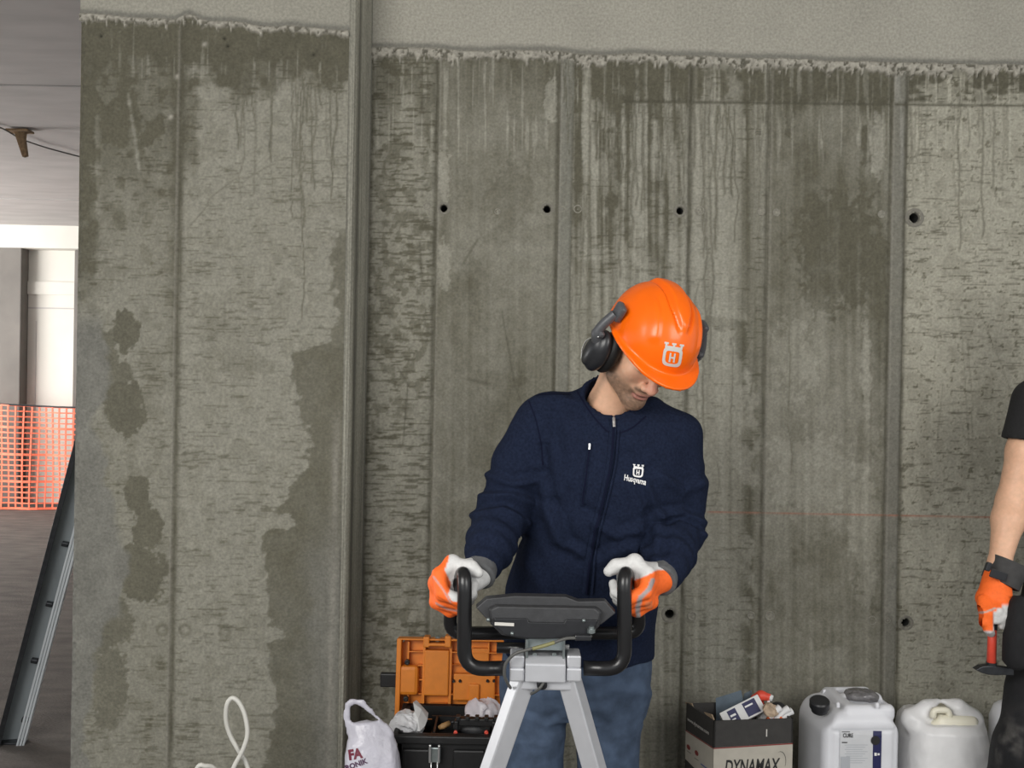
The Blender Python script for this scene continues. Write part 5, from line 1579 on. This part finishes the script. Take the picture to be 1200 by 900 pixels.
def bag_sdf(X, Y, Z):
    d = loft(X, Y, Z, bag_rows, 2.2)
    hp = [P(410, 858, YC), P(407, 838, YC), P(408, 826, YC), P(413, 822, YC), P(424, 824, YC), P(434, 834, YC), P(443, 846, YC), P(452, 860, YC)]
    hs = chain(X, Y + (Y - YC) * 1.2, Z, hp, [0.010, 0.0085, 0.006, 0.006, 0.006, 0.0075, 0.012, 0.016], 0.012)
    d = smin(d, hs, 0.012)
    n = np.abs(vn3((X) * 15, (Y) * 15, (Z) * 5, 61) - 0.5) + 0.5 * np.abs(vn3(X * 34, Y * 34, Z * 12, 63) - 0.5)
    d = d + 0.038 * (n - 0.16) * ss(0.9, 0.35, Z)
    hole = loft(X, Y, Z, [(P(418, 844.5, YC)[2], P(432, 844, YC)[0], YC, .030, .1), (P(418, 838, YC)[2], P(426, 838, YC)[0], YC, .026, .1), (P(418, 829, YC)[2], P(418, 829, YC)[0], YC, .013, .1)], 2.0)
    return smax(d, -hole, 0.004)


bo = sdf_obj('bag_film', bag_sdf, (P(392, 880, YC)[0], YC - 0.13, -0.005), (P(482, 880, YC)[0], YC + 0.12, P(430, 812, YC)[2]), 0.005, M_BAG, carrier)
BB = world_bvh(bo)
M_REDINK = material('dark_red_ink', (0.16, 0.012, 0.035), rough=0.5); M_PLUMINK = material('plum_ink', (0.075, 0.03, 0.075), rough=0.5)
print_on('lettering', [text2d('FA', 16, bold=0.8)], BB, 417, 889, 0, M_REDINK, carrier, ang=math.radians(-9), off=0.0015, sx=0.85)
print_on('lettering', [text2d('RONIK', 8.4, bold=0.35)], BB, 418.5, 898.5, 0, M_PLUMINK, carrier, ang=math.radians(-20), off=0.0015)

# ---------------------------------------------------------------- cardboard box
M_CARD = material('charcoal_printed_card', (0.040, 0.038, 0.036), rough=0.7, var=0.12, vscale=40, bump=0.15, bscale=200)
M_CREAM = material('cream_printed_card', (0.45, 0.42, 0.36), rough=0.7, var=0.06, vscale=30)
M_RAWCARD = material('raw_card', (0.36, 0.27, 0.18), rough=0.85, var=0.15, vscale=80)
M_REDLINE = material('red_ink_line', (0.22, 0.035, 0.03), rough=0.6)
M_INK = material('black_ink', (0.018, 0.018, 0.018), rough=0.6)
A_ = P(837, 845, 2.76); ZT = A_[2]; B_ = PZ(929.5, 842, ZT); C_ = PZ(804.5, 824, ZT); D_c = B_ + C_ - A_
carton = thing('cardboard_box', tuple(((A_ + D_c) / 2 * [1, 1, 0])), 'charcoal and cream cardboard box reading DYNAMAX, filled with odds and ends', 'box')
exB = (B_ - A_); lB = np.linalg.norm(exB); exB /= lB; eyB = (C_ - A_); dB = np.linalg.norm(eyB); eyB /= dB; zz_ = np.array([0, 0, 1.0])
for (o_, e_, n_, L_) in ((A_, exB, eyB, lB), (C_, exB, -eyB, lB), (A_, eyB, exB, dB), (B_, eyB, -exB, dB)):
    b = MB(); b.prism([(0, -ZT), (L_, -ZT), (L_, 0), (0, 0)], o_, e_, zz_, n_, 0.005); b.build('side', M_CARD, carton)
b = MB(); b.prism([(0, 0), (lB, 0), (lB, dB), (0, dB)], A_ * [1, 1, 0] + [0, 0, 0.002], exB, eyB, zz_, 0.005); b.build('bottom', M_RAWCARD, carton)
nB = np.cross(exB, zz_); nB = nB if nB[1] < 0 else -nB; nL = np.cross(eyB, zz_); nL = nL if nL[0] < 0 else -nL
hb0 = 0.079
flat_print('cream_band', [([(0, -hb0), (lB, -hb0 + .006), (lB, -0.34), (0, -0.34)], [(0, 1, 2, 3)])], A_ + nB * 0.0006, exB, zz_, M_CREAM, carton)
flat_print('red_line', [([(0, -hb0), (lB, -hb0 + .006), (lB, -hb0 + .0025), (0, -hb0 - .0035)], [(0, 1, 2, 3)])], A_ + nB * 0.0012, exB, zz_, M_REDLINE, carton)
flat_print('cream_band', [([(0, -hb0), (dB, -hb0 - .004), (dB, -hb0 - .094), (0, -hb0 - .115)], [(0, 1, 2, 3)])], A_ + nL * 0.0006, eyB, zz_, M_CREAM, carton)
flat_print('red_line', [([(0, -hb0), (dB, -hb0 - .004), (dB, -hb0 - .0075), (0, -hb0 - .0035)], [(0, 1, 2, 3)])], A_ + nL * 0.0012, eyB, zz_, M_REDLINE, carton)
v_, f_ = text2d('DYNAMAX', 0.058, bold=0.0012, shear=0.18)
wd = max(p[0] for p in v_) - min(p[0] for p in v_); sc0 = lB * 0.70 / wd
flat_print('lettering', [([(p[0] * sc0 + lB * 0.48, p[1] - 0.157) for p in v_], f_)], A_ + nB * 0.0012, exB, zz_, M_INK, carton)
arc = [(lB * .84 + 0.018 * math.cos(t), -0.128 + 0.030 * math.sin(t)) for t in np.linspace(2.2, -0.5, 10)]
va = [p for q in arc for p in (q, (q[0] + 0.0015, q[1] + 0.0015))]
flat_print('logo_arc', [(va, [(2 * i, 2 * i + 1, 2 * i + 3, 2 * i + 2) for i in range(9)])], A_ + nB * 0.0012, exB, zz_, M_CABLE, carton)
v_, f_ = rect2d(-0.011, 0.0, 0.011, 0.0035)   # small upright mark, too small to read
flat_print('lettering', [([(-p[1] + lB * .67, p[0] - 0.040) for p in v_], f_)], A_ + nB * 0.0012, exB, zz_, M_HPRINT, carton)
v_, f_ = text2d('www.dynamax.com', 0.0155, bold=0.0003)
flat_print('lettering', [([(-p[0] * 1.0 + dB * .55, p[1] - 0.050) for p in v_], f_)], A_ + nL * 0.0012, eyB, zz_, M_HPRINT, carton)
for (t, xx, zz2, s_, mt) in (('a', .30, -.155, .017, material('blue_ink', (0.06, 0.09, 0.28), rough=0.6)), ('b', .58, -.150, .010, M_CABLE), ('c', .86, -.145, .010, M_CABLE)):
    v_, f_ = rect2d(-0.9 * s_, 0.0, 0.9 * s_, 0.22 * s_)   # a line of print too small to read
    flat_print('lettering', [([(-p[0] * 1.3 + dB * xx, p[1] + zz2) for p in v_], f_)], A_ + nL * 0.0012, eyB, zz_, mt, carton)
for xx in (.58, .88):
    v_ = [(dB * xx + 0.011 * math.cos(t), -0.130 + 0.008 * math.sin(t)) for t in np.linspace(0, 2 * math.pi, 12, endpoint=False)]
    flat_print('logo_dot', [(v_, [tuple(range(12))])], A_ + nL * 0.0012, eyB, zz_, M_REDLINE, carton)
# a torn flap of raw card at the near corner
b = MB(); b.prism([(0.0, 0), (0.03, -0.004), (0.055, 0.004), (0.012, 0.012)], A_ + eyB * 0.01 + exB * 0.004, eyB, zz_, exB, 0.003); b.build('torn_edge', M_RAWCARD, carton)
b = MB(); b.prism([(0.0, 0), (0.03, -0.012), (0.05, 0.0), (0.01, 0.010)], A_ + eyB * 0.13 + exB * 0.006 + [0, 0, -.004], eyB, zz_, exB, 0.003); b.build('torn_edge', M_RAWCARD, carton)

# things in the box
yb = (A_[1] + D_c[1]) / 2
M_RAG = material('blue_grey_cloth', (0.135, 0.175, 0.215), rough=0.9, var=0.12, vscale=50, bump=0.4, bscale=500)


def sheet(name, corners, mat, label, cat, seed, amp=0.008, n=14, th=0.003):
    a, b_, c, d = [np.asarray(q, float) for q in corners]
    V = []
    for j in range(n + 1):
        for i in range(n + 1):
            s, t = i / n, j / n
            V.append((a * (1 - s) + b_ * s) * (1 - t) + (d * (1 - s) + c * s) * t)
    V = np.array(V); nn = np.cross(b_ - a, d - a); nn /= np.linalg.norm(nn)
    w = np.array([math.sin(3.3 * (i % (n + 1)) / n * 3 + seed) for i in range(len(V))])
    V += nn * ((vn3(V[:, 0] * 30, V[:, 1] * 30, V[:, 2] * 30, seed) - 0.5)[:, None] * amp * 4 + 0.35 * amp * w[:, None])
    k = len(V); q = [(j * (n + 1) + i, j * (n + 1) + i + 1, (j + 1) * (n + 1) + i + 1, (j + 1) * (n + 1) + i) for j in range(n) for i in range(n)]
    m = MB().add(list(V) + list(V - nn * th), q + [tuple(x + k for x in f[::-1]) for f in q])
    o = m.build(name, mat, None, smooth=True)
    return tag(o, label, cat)


sheet('folded_rag', (P(839, 846, yb + .05), P(877, 846, yb + .0), P(868, 809, yb + .04), P(839, 818, yb + .06)), M_RAG, 'folded blue-grey cloth standing up at the back of the DYNAMAX box', 'cloth', 3, 0.003)
sheet('folded_rag', (P(868, 836, yb + .05), P(884, 838, yb + .06), P(881, 809, yb + .07), P(872, 813, yb + .06)), M_RAG, 'narrow blue cloth end between grey cloth and red trigger sprayer', 'cloth', 7, 0.003)
# mortar tube carton
tubec = thing('product_carton', tuple(P(870, 840, yb - .06)), 'white product carton with navy panels lying across the DYNAMAX box', 'carton')
p0, p1 = P(848, 846, yb - .015), P(892, 824, yb - .005)
axx = (p1 - p0); L_ = np.linalg.norm(axx); axx /= L_; upx = np.array([0.25, -0.75, 0.62]); upx -= axx * upx.dot(axx); upx /= np.linalg.norm(upx); sdx = np.cross(axx, upx); sdx = sdx if sdx[2] > 0 else -sdx
Mx = np.stack([axx, sdx, upx], 1)
MB().box((p0 + p1) / 2, (L_ * 1.02, 0.052, 0.030), Mx, bev=0.002).build('carton_body', M_PAPER, tubec)
M_NAVY = material('navy_print', (0.018, 0.020, 0.085), rough=0.5)
cen = (p0 + p1) / 2 + upx * 0.0158
flat_print('navy_panel', [rect2d(0.008, -0.021, 0.050, 0.021)], cen, axx, sdx, M_NAVY, tubec)
flat_print('navy_panel', [rect2d(-0.044, -0.024, -0.016, 0.020)], cen, axx, sdx, M_NAVY, tubec)
for q_ in ((0.012, 0.006, 0.038, 0.011), (-0.040, 0.0, -0.022, 0.006), (-0.040, -0.01, -0.028, -0.006)):
    flat_print('lettering', [rect2d(*q_)], cen + upx * 0.0006, axx, sdx, M_WHITEPRINT, tubec)
# red trigger sprayer
spr = thing('trigger_sprayer', tuple(P(893, 842, yb)), 'red and white trigger spray head poking out of the DYNAMAX box', 'sprayer')
f = lambda X, Y, Z: smin(chain(X, Y, Z, [P(884, 818, yb + .03), P(892, 815, yb + .02), P(901, 817, yb + .01)], [0.011, 0.014, 0.011], 0.008), cone(X, Y, Z, P(889, 818, yb + .03), P(894, 832, yb + .03), 0.012, 0.010), 0.01)
sdf_obj('spray_head', f, P(876, 838, yb) - [0, .05, 0], P(910, 806, yb) + [0, .07, 0], 0.0035, M_REDH, spr)
b = MB(); b.tube([P(901, 817, yb + .01), P(905.5, 818.5, yb + .004)], [0.010, 0.009], 12); b.build('nozzle', M_PAPER, spr, smooth=True)
b = MB(); b.tube(spline([P(901, 820, yb + .01), P(900, 825, yb), P(897, 829, yb)], 4), 0.0045, 8); b.build('trigger', M_PAPER, spr, smooth=True)
b = MB(); b.lathe([(0.012, 0.012), (0.014, 0.0), (0.020, -0.03), (0.022, -0.10), (0, -0.10)], P(894, 834, yb + .03), (0, 0, 1), 16); b.build('bottle', M_PAPER, spr, smooth=True)
crumpled('paper_wad', P(903, 832, yb - .05), (0.020, 0.022, 0.015), 21, material('tan_paper', (0.50, 0.38, 0.27), rough=0.8, var=0.2, vscale=40), 'crumpled tan paper wad beside the red trigger sprayer', 'paper', 1.0, 0.003, 60.0)
crumpled('black_cap', P(912, 828, yb + .03), (0.022, 0.02, 0.014), 23, M_MUFF, 'dark round cap behind the white rolls in the DYNAMAX box', 'cap', 0.1, 0.004)
for k, (u0, v0, u1, v1) in enumerate([(902, 842, 914, 829), (908, 843, 924, 830), (917, 842, 928, 833)]):
    t_ = thing('rolled_wipe', tuple(P(u0, v0, yb - .045)), ['white rolled wipe with orange end against the carton in the DYNAMAX box', 'white rolled wipe in the middle of three at the box corner', 'white rolled wipe lying outermost at the box corner'][k], 'wipe', 'rolled wipes in the cardboard box')
    b = MB(); b.tube(spline([P(u0 - 3, v0 + 4, yb - .045), P((u0 + u1) / 2, (v0 + v1) / 2 - 1, yb - .045 + .01 * k), P(u1, v1, yb - .04 + .01 * k)], 4), [0.007, 0.008, 0.008, 0.008, 0.009, 0.0095, 0.010, 0.0105, 0.011], 9); b.build('roll', M_PAPER, t_, smooth=True)
    b = MB(); b.tube([P(u0 - 4, v0 + 5, yb - .047), P(u0 + .5, v0 - 0.2, yb - .046)], 0.0086, 9); b.build('roll_end', material('orange_fabric', (0.8, 0.16, 0.04), rough=0.8), t_, smooth=True)

# ---------------------------------------------------------------- jerrycans
M_HDPE = material('white_hdpe', (0.72, 0.73, 0.77), rough=0.4, spec=0.4, var=0.03, vscale=15, bump=0.08, bscale=40)
M_HDPE2 = material('cream_hdpe', (0.78, 0.75, 0.62), rough=0.4, var=0.04, vscale=15)


def can_sdf(W, D, H, r=0.035):
    def f(x, y, z):
        d = rbox(x, y, z, (0, 0, H / 2 - 0.012), (W, D, H - 0.024), r)
        d = smax(d, (np.abs(x) * 0.75 + z * 0.66) - (W / 2 * 0.75 + H * 0.66 - 0.052), 0.012)     # sloping shoulders
        d = smin(d, rbox(x, y, z, (0.03, 0, H - 0.030), (W * 0.66, D * 0.86, 0.050), 0.018), 0.012)
        d = smax(d, -rbox(x, y, z, (0.045, 0.0, H + 0.004), (0.115, D * 0.62, 0.06), 0.012), 0.006)  # hand well
        d = smin(d, rbox(x, y, z, (0.045, 0.005, H - 0.012), (0.125, 0.034, 0.026), 0.011), 0.006)   # grip
        # pressed frame on the front
        fx = np.maximum(np.abs(x) - W * 0.40, np.abs(z - H * 0.44) - H * 0.42)
        d = d + 0.0035 * np.exp(-(fx / 0.006) ** 2) * (y < -D * 0.3)
        return d
    return f


def can(name, c, rz, W, D, H, mat, label):
    t = thing(name, (c[0], c[1], 0), label, 'jerrycan'); Rz = rotz(rz)
    o = sdf_obj('can_body', can_sdf(W, D, H), (-W / 2 - .03, -D / 2 - .03, -0.005), (W / 2 + .03, D / 2 + .03, H + 0.03), 0.0046, mat, t, post=lambda v: v @ Rz.T + np.array([c[0], c[1], 0]))
    return t, o, Rz


cf = P(1003, 824, 2.80); H1 = cf[2] - 0.012
c1 = np.array([P(1003, 850, 2.80)[0] + 0.017, 2.80 + 0.118, 0])
can1, cb1, R1 = can('jerrycan', c1, math.radians(5), 0.242, 0.225, H1, M_HDPE, 'white plastic jerrycan with black cap and white and navy label')
capc = P(960.5, 823, 2.84)
b = MB(); b.lathe([(0.0, -0.03), (0.024, -0.03), (0.024, -0.016), (0.030, -0.015), (0.030, 0.004), (0.026, 0.008), (0, 0.009)], capc, (-0.10, -0.30, 0.95), 26); b.build('cap', M_MUFF, can1, angle=0.6)
for (u_, v_, y_) in [(966, 809, 2.98), (982, 824, 2.82), (1028, 824.5, 2.82)]:
    b = MB(); b.lathe([(0.006, -0.012), (0.006, 0.0), (0.004, 0.003), (0, 0.0035)], P(u_, v_, y_), (0, 0, 1), 10); b.build('stud', M_HDPE, can1, smooth=True)
CB = world_bvh(cb1)
M_LABEL = material('label_paper', (0.60, 0.61, 0.63), rough=0.5, var=0.03)
M_LABEL2 = material('label_grey', (0.42, 0.44, 0.47), rough=0.5)


def label_print(name, quad, mat, off, nx=4, ny=4):
    """print between photo corners tl, tr, br, bl"""
    V = []; (a, b_, c, d) = [np.array(q, float) for q in quad]
    for j in range(ny + 1):
        for i in range(nx + 1):
            s, t = i / nx, j / ny; p = (a * (1 - s) + b_ * s) * (1 - t) + (d * (1 - s) + c * s) * t
            V.append(hit(CB, p[0], p[1], off))
    return mesh_obj(name, V, rect2d(0, 0, 1, 1, nx, ny)[1], mat, can1)


label_print('label', [(984, 855), (1032.5, 856), (1031, 930), (983, 929)], M_LABEL, 0.003, 10, 14)
label_print('label_stripe', [(1022.5, 855.8), (1032.5, 856), (1031, 930), (1021.5, 929.8)], M_NAVY, 0.0042, 3, 14)
v_ = [(7.5 * 0.72 * math.cos(t), 7.5 * 0.72 * math.sin(t)) for t in np.linspace(0, 2 * math.pi, 16, endpoint=False)]
print_on('label_roundel', [(v_, [tuple(range(16))])], CB, 1025, 867, 0, M_INK, can1, off=0.0055)
print_on('lettering', [text2d('CURE', 6.0, bold=0.12)], CB, 993, 863.5, 0, M_INK, can1, off=0.0048, sx=0.8)
print_on('label_picture', [rect2d(-5.5, -12, 5.5, 12)], CB, 990, 898, 0, M_LABEL2, can1, off=0.0042)
lines = [rect2d(-13 + 2 * (k % 2), -k * 2.6, 14 - 3 * ((k * 7) % 3), -k * 2.6 - 0.7) for k in range(9)]
tag(print_on('label_small_print', lines, CB, 1002, 872, 0, M_LABEL2, can1, off=0.0045), kind='stuff')
print_on('lettering', [rect2d(-8, 0, 8, 1.3)], CB, 990.5, 857.8, 0, M_INK, can1, off=0.0048, sx=0.6)
print_on('lettering', [rect2d(-4, 0, 4, 1.2)], CB, 989, 870, 0, M_INK, can1, off=0.0048, sx=0.8)
print_on('pictogram', [rect2d(-1.4, -1.8, 1.4, 1.8), rect2d(2.4, -1.2, 4.8, 1.2)], CB, 1025, 883, 0, M_WHITEPRINT, can1, off=0.0058)
crumpled('film_scrap', P(1010, 815, 2.92), (0.052, 0.04, 0.014), 31, material('smoky_film', (0.17, 0.165, 0.17), rough=0.2, var=0.3, vscale=60), 'crumpled smoky plastic film on top of the labelled jerrycan', 'plastic film', 0.9, 0.004)

# the second can stands in a thin white bag
H2 = P(1103, 838, 2.84)[2] + 0.01
c2 = np.array([P(1104, 850, 2.90)[0], 2.80 + 0.125, 0])
can2, cb2, R2 = can('jerrycan', c2, math.radians(-3), 0.190, 0.190, H2 - 0.012, M_HDPE2, 'cream jerrycan standing inside a thin white plastic bag')
b = MB(); b.tube(bend([P(1093, 841, 2.86), P(1094, 832, 2.86), P(1111, 832, 2.86), P(1113, 841, 2.86)], 0.012), 0.010, 10); b.build('grip', M_HDPE2, can2, smooth=True)
M_FILM = material('milky_bag_film', (0.82, 0.82, 0.83), rough=0.3, spec=0.4, var=0.05, vscale=20, bump=0.35, bscale=24, bdist=0.008, alpha=0.86)
bagt = thing('film_bag', (c2[0], c2[1], 0), 'thin milky plastic bag drawn up over the cream jerrycan', 'bag')
fb = []
for (v, a, b_, hd) in [(838, 1066, 1140, .10), (846, 1060, 1146, .118), (865, 1057, 1149, .126), (900, 1056, 1152, .13), (1005, 1056, 1153, .13)]:
    c_ = P((a + b_) / 2, v, c2[1]); fb.append((max(c_[2], 0.0), c_[0], c2[1], (b_ - a) / 2 * c2[1] / FPX, hd))
pkz = P(1102, 819.5, c2[1])


def film_sdf(X, Y, Z):
    d = loft(X, Y, Z, fb, 3.4)
    l = smin(chain(X, Y, Z, [P(1070, 842, c2[1] - .03), P(1085, 829, c2[1] - .03), P(1099, 822, c2[1] - .02)], [0.040, 0.022, 0.007], 0.02), chain(X, Y, Z, [P(1136, 842, c2[1] - .03), P(1122, 829, c2[1] - .03), P(1106, 822, c2[1] - .02)], [0.040, 0.024, 0.007], 0.02), 0.004)
    d = smin(d, l, 0.03)
    n = np.abs(vn3(X * 14, Y * 14, Z * 6, 71) - 0.5) + 0.4 * np.abs(vn3(X * 30, Y * 30, Z * 14, 73) - 0.5)
    d = d + 0.018 * (n - 0.17)
    op = cone(X, Y, Z, P(1103, 826, c2[1] - .03) + [0, -.2, 0], P(1103, 838, c2[1] - .03) + [0, .05, -.0], 0.014, 0.030)
    d = smax(d, -op, 0.004)
    return d


sdf_obj('bag_film', film_sdf, (P(1048, 880, c2[1])[0], c2[1] - 0.16, -0.006), (P(1160, 880, c2[1])[0], c2[1] + 0.15, pkz[2] + 0.02), 0.0052, M_FILM, bagt)

# white tub behind the trouser leg
tb = P(1182, 860, 3.0)
tubt = thing('plastic_tub', (tb[0], 3.0, 0), 'white round plastic tub half hidden behind the black trouser leg', 'tub')
zt = P(1182, 822, 3.0)[2]
b = MB(); b.lathe([(0.0, 0), (0.052, 0), (0.058, zt * 0.5), (0.058, zt - 0.05), (0.045, zt - 0.015), (0.03, zt - 0.003), (0, zt)], (tb[0], 3.0, 0), (0, 0, 1), 28); b.build('tub_body', M_HDPE, tubt, smooth=True)
b = MB(); b.lathe([(0.028, zt - 0.004), (0.028, zt + 0.012), (0, zt + 0.013)], (tb[0] + 0.01, 3.0, 0), (0, 0, 1), 20); b.build('lid', M_HDPE, tubt, angle=0.6)

# ---------------------------------------------------------------- white cable loop
M_WCABLE = material('white_cable_sheath', (0.66, 0.65, 0.60), rough=0.45)
yk = 2.66
pts = [P(190, 1010, yk + .1) * [1, 1, 0] + [0, 0, .008], P(210, 950, yk + .05), P(230, 902, yk), P(240, 897.5, yk), P(252, 902, yk + .02), P(258, 930, yk + .02), P(262, 930, yk), P(274, 899, yk), P(284, 880, yk), P(290, 860, yk), P(287, 838, yk), P(280, 823, yk), P(272, 818, yk), P(266, 826, yk), P(265, 844, yk + .01), P(270, 862, yk + .02), P(280, 880, yk + .025), P(290, 898, yk + .03), P(300, 940, yk + .04), P(330, 1010, yk + .1) * [1, 1, 0] + [0, 0, .008]]
b = MB(); b.tube(spline(pts, 6), 0.0066, 10)
tag(b.build('cable', M_WCABLE, None, smooth=True), 'white cable looping up from the floor in front of the pier', 'cable')

# ---------------------------------------------------------------- steel channel leaning behind the pier
M_GALV = material('galvanised_steel', (0.27, 0.30, 0.315), rough=0.45, metal=0.25, var=0.18, vscale=14, stretch=(1, 1, 0.15))
M_GALVL = material('bright_galvanised', (0.62, 0.66, 0.69), rough=0.4, metal=0.25, var=0.1, vscale=14, stretch=(1, 1, 0.15))
foot = PZ(14, 868, 0.0); topz = 2.1
up_px = P(95, 560, foot[1] - 0.12)
dirx = (up_px - foot); dirx /= np.linalg.norm(dirx)
topp = foot + dirx * (topz / dirx[2])
rail = thing('steel_channel', tuple(foot), 'galvanised steel channel leaning on the floor behind the concrete pier', 'steel channel')
e1 = np.array([1.0, 0.25, 0]); e1 -= dirx * e1.dot(dirx); e1 /= np.linalg.norm(e1); e2 = np.cross(dirx, e1); e2 = e2 if e2[1] < 0 else -e2
LL = np.linalg.norm(topp - foot)


def rail_part(name, poly, mat):
    m = MB(); m.prism(poly, foot, e1, e2, dirx, LL); return m.build(name, mat, rail, bevel=0.0008)


rail_part('web', [(-0.045, 0.0), (0.050, 0.0), (0.050, 0.004), (-0.045, 0.004)], M_GALV)
rail_part('flange', [(-0.049, 0.0), (-0.045, 0.0), (-0.045, 0.055), (-0.049, 0.055)], M_GALV)
rail_part('flange', [(0.050, 0.0), (0.054, 0.0), (0.054, 0.055), (0.050, 0.055)], M_GALVL)
rail_part('lip', [(-0.049, 0.055), (-0.030, 0.055), (-0.030, 0.059), (-0.049, 0.059)], M_STEEL)
for k in range(3):
    rail_part('lip_rib', [(0.026 + k * .0105, 0.055), (0.034 + k * .0105, 0.055), (0.034 + k * .0105, 0.060), (0.026 + k * .0105, 0.060)], M_GALVL)
for t_ in (0.10, 0.33, 0.55, 0.78):
    m = MB(); p_ = foot + dirx * t_ * 1.1 + e1 * 0.0 + e2 * 0.02
    m.box(p_ + e1 * (0.008 if t_ > .3 else 0.03), (0.026, 0.022, 0.018), np.stack([e1, e2, dirx], 1), bev=0.004); m.build('bolt_clip', M_STEEL, rail)
m = MB(); m.box(foot + [0.004, -0.02, 0.004], (0.10, 0.05, 0.008), bev=0.002); m.build('foot_plate', M_STEEL, rail)

# ---------------------------------------------------------------- orange safety net in the hall beyond
YN = 9.75
M_NET = material('orange_net_plastic', (0.95, 0.20, 0.11), rough=0.5, spec=0.3)
net = thing('safety_net', (P(20, 600, YN)[0], YN, 0), 'orange plastic safety net strung across the hall behind the pier', 'safety net')
x0n, x1n = P(-70, 540, YN)[0], P(135, 540, YN)[0]
zt_ = P(45, 476, YN)[2]
V = []; F = []


def strand(a, b_, w, horiz):
    k = len(V); o = np.array([0, 0, w / 2]) if horiz else np.array([w / 2, 0, 0]); d_ = np.array([0, 0.004, 0])
    for p in (a, b_):
        V.extend([p - o - d_, p + o - d_, p + o + d_, p - o + d_])
    F.extend([(k, k + 1, k + 5, k + 4), (k + 1, k + 2, k + 6, k + 5), (k + 2, k + 3, k + 7, k + 6), (k + 3, k, k + 4, k + 7)])


def sag(x, z):
    return np.array([x, YN + 0.03 * math.sin(x * 5.0) + 0.02 * math.sin(x * 13 + z * 3), z * (1 + 0.012 * math.sin(x * 3.1))])


nx_ = int((x1n - x0n) / 0.072); nz_ = 19
for j in range(nz_ + 1):
    z_ = 0.02 + (zt_ - 0.02) * j / nz_; ww = 0.014 if j % 5 else 0.024
    for i in range(nx_):
        strand(sag(x0n + i * 0.072, z_), sag(x0n + (i + 1) * 0.072, z_), ww, True)
for i in range(nx_ + 1):
    for j in range(nz_):
        strand(sag(x0n + i * 0.072, 0.02 + (zt_ - .02) * j / nz_), sag(x0n + i * 0.072, 0.02 + (zt_ - .02) * (j + 1) / nz_), 0.016, False)
tag(mesh_obj('net_mesh', V, F, M_NET, net), kind='stuff')
b = MB(); b.tube([sag(x0n + (x1n - x0n) * i / 12, zt_ + 0.005) for i in range(13)], 0.010, 8); b.build('top_rope', M_STEEL, net, smooth=True)
for xx in (x0n, x1n):
    b = MB(); b.tube([(xx, YN + .03, 0), (xx, YN + .03, zt_ + .08)], 0.015, 10); b.build('post', M_STEEL, net)

# ---------------------------------------------------------------- bits on the soffit
M_RUST = material('rusty_iron', (0.20, 0.13, 0.07), rough=0.8, var=0.35, vscale=50)
hk = PZ(22, 152, TOP)
hook = thing('ceiling_bracket', (hk[0], hk[1], TOP - 0.17), 'rusty bracket hanging from the concrete soffit', 'bracket')
b = MB(); b.prism([(-0.035, 0.0), (0.035, 0.0), (0.03, -0.05), (0.045, -0.16), (0.02, -0.17), (-0.012, -0.07)], hk + [0, 0, -0.0], (1, 0.2, 0), (0, 0, 1), (0, 1, 0), 0.035); b.build('strap', M_RUST, hook, bevel=0.004)
b = MB(); b.box(hk + [0, 0.015, -0.006], (0.14, 0.09, 0.014), bev=0.003); b.build('plate', M_RUST, hook)
b = MB(); b.tube(spline([PZ(-30, 138, TOP) + [0, 0, -.012], PZ(2, 148, TOP) + [0, 0, -.012], PZ(24, 160, TOP) + [0, 0, -.014], PZ(50, 170, TOP) + [0, 0, -.010], PZ(70, 175, TOP) + [0, 0, -.014], PZ(110, 186, TOP) + [0, 0, -.012]], 6), 0.005, 8)
tag(b.build('ceiling_cable', M_CABLE, None, smooth=True), 'thin grey cable clipped along the concrete soffit', 'cable')
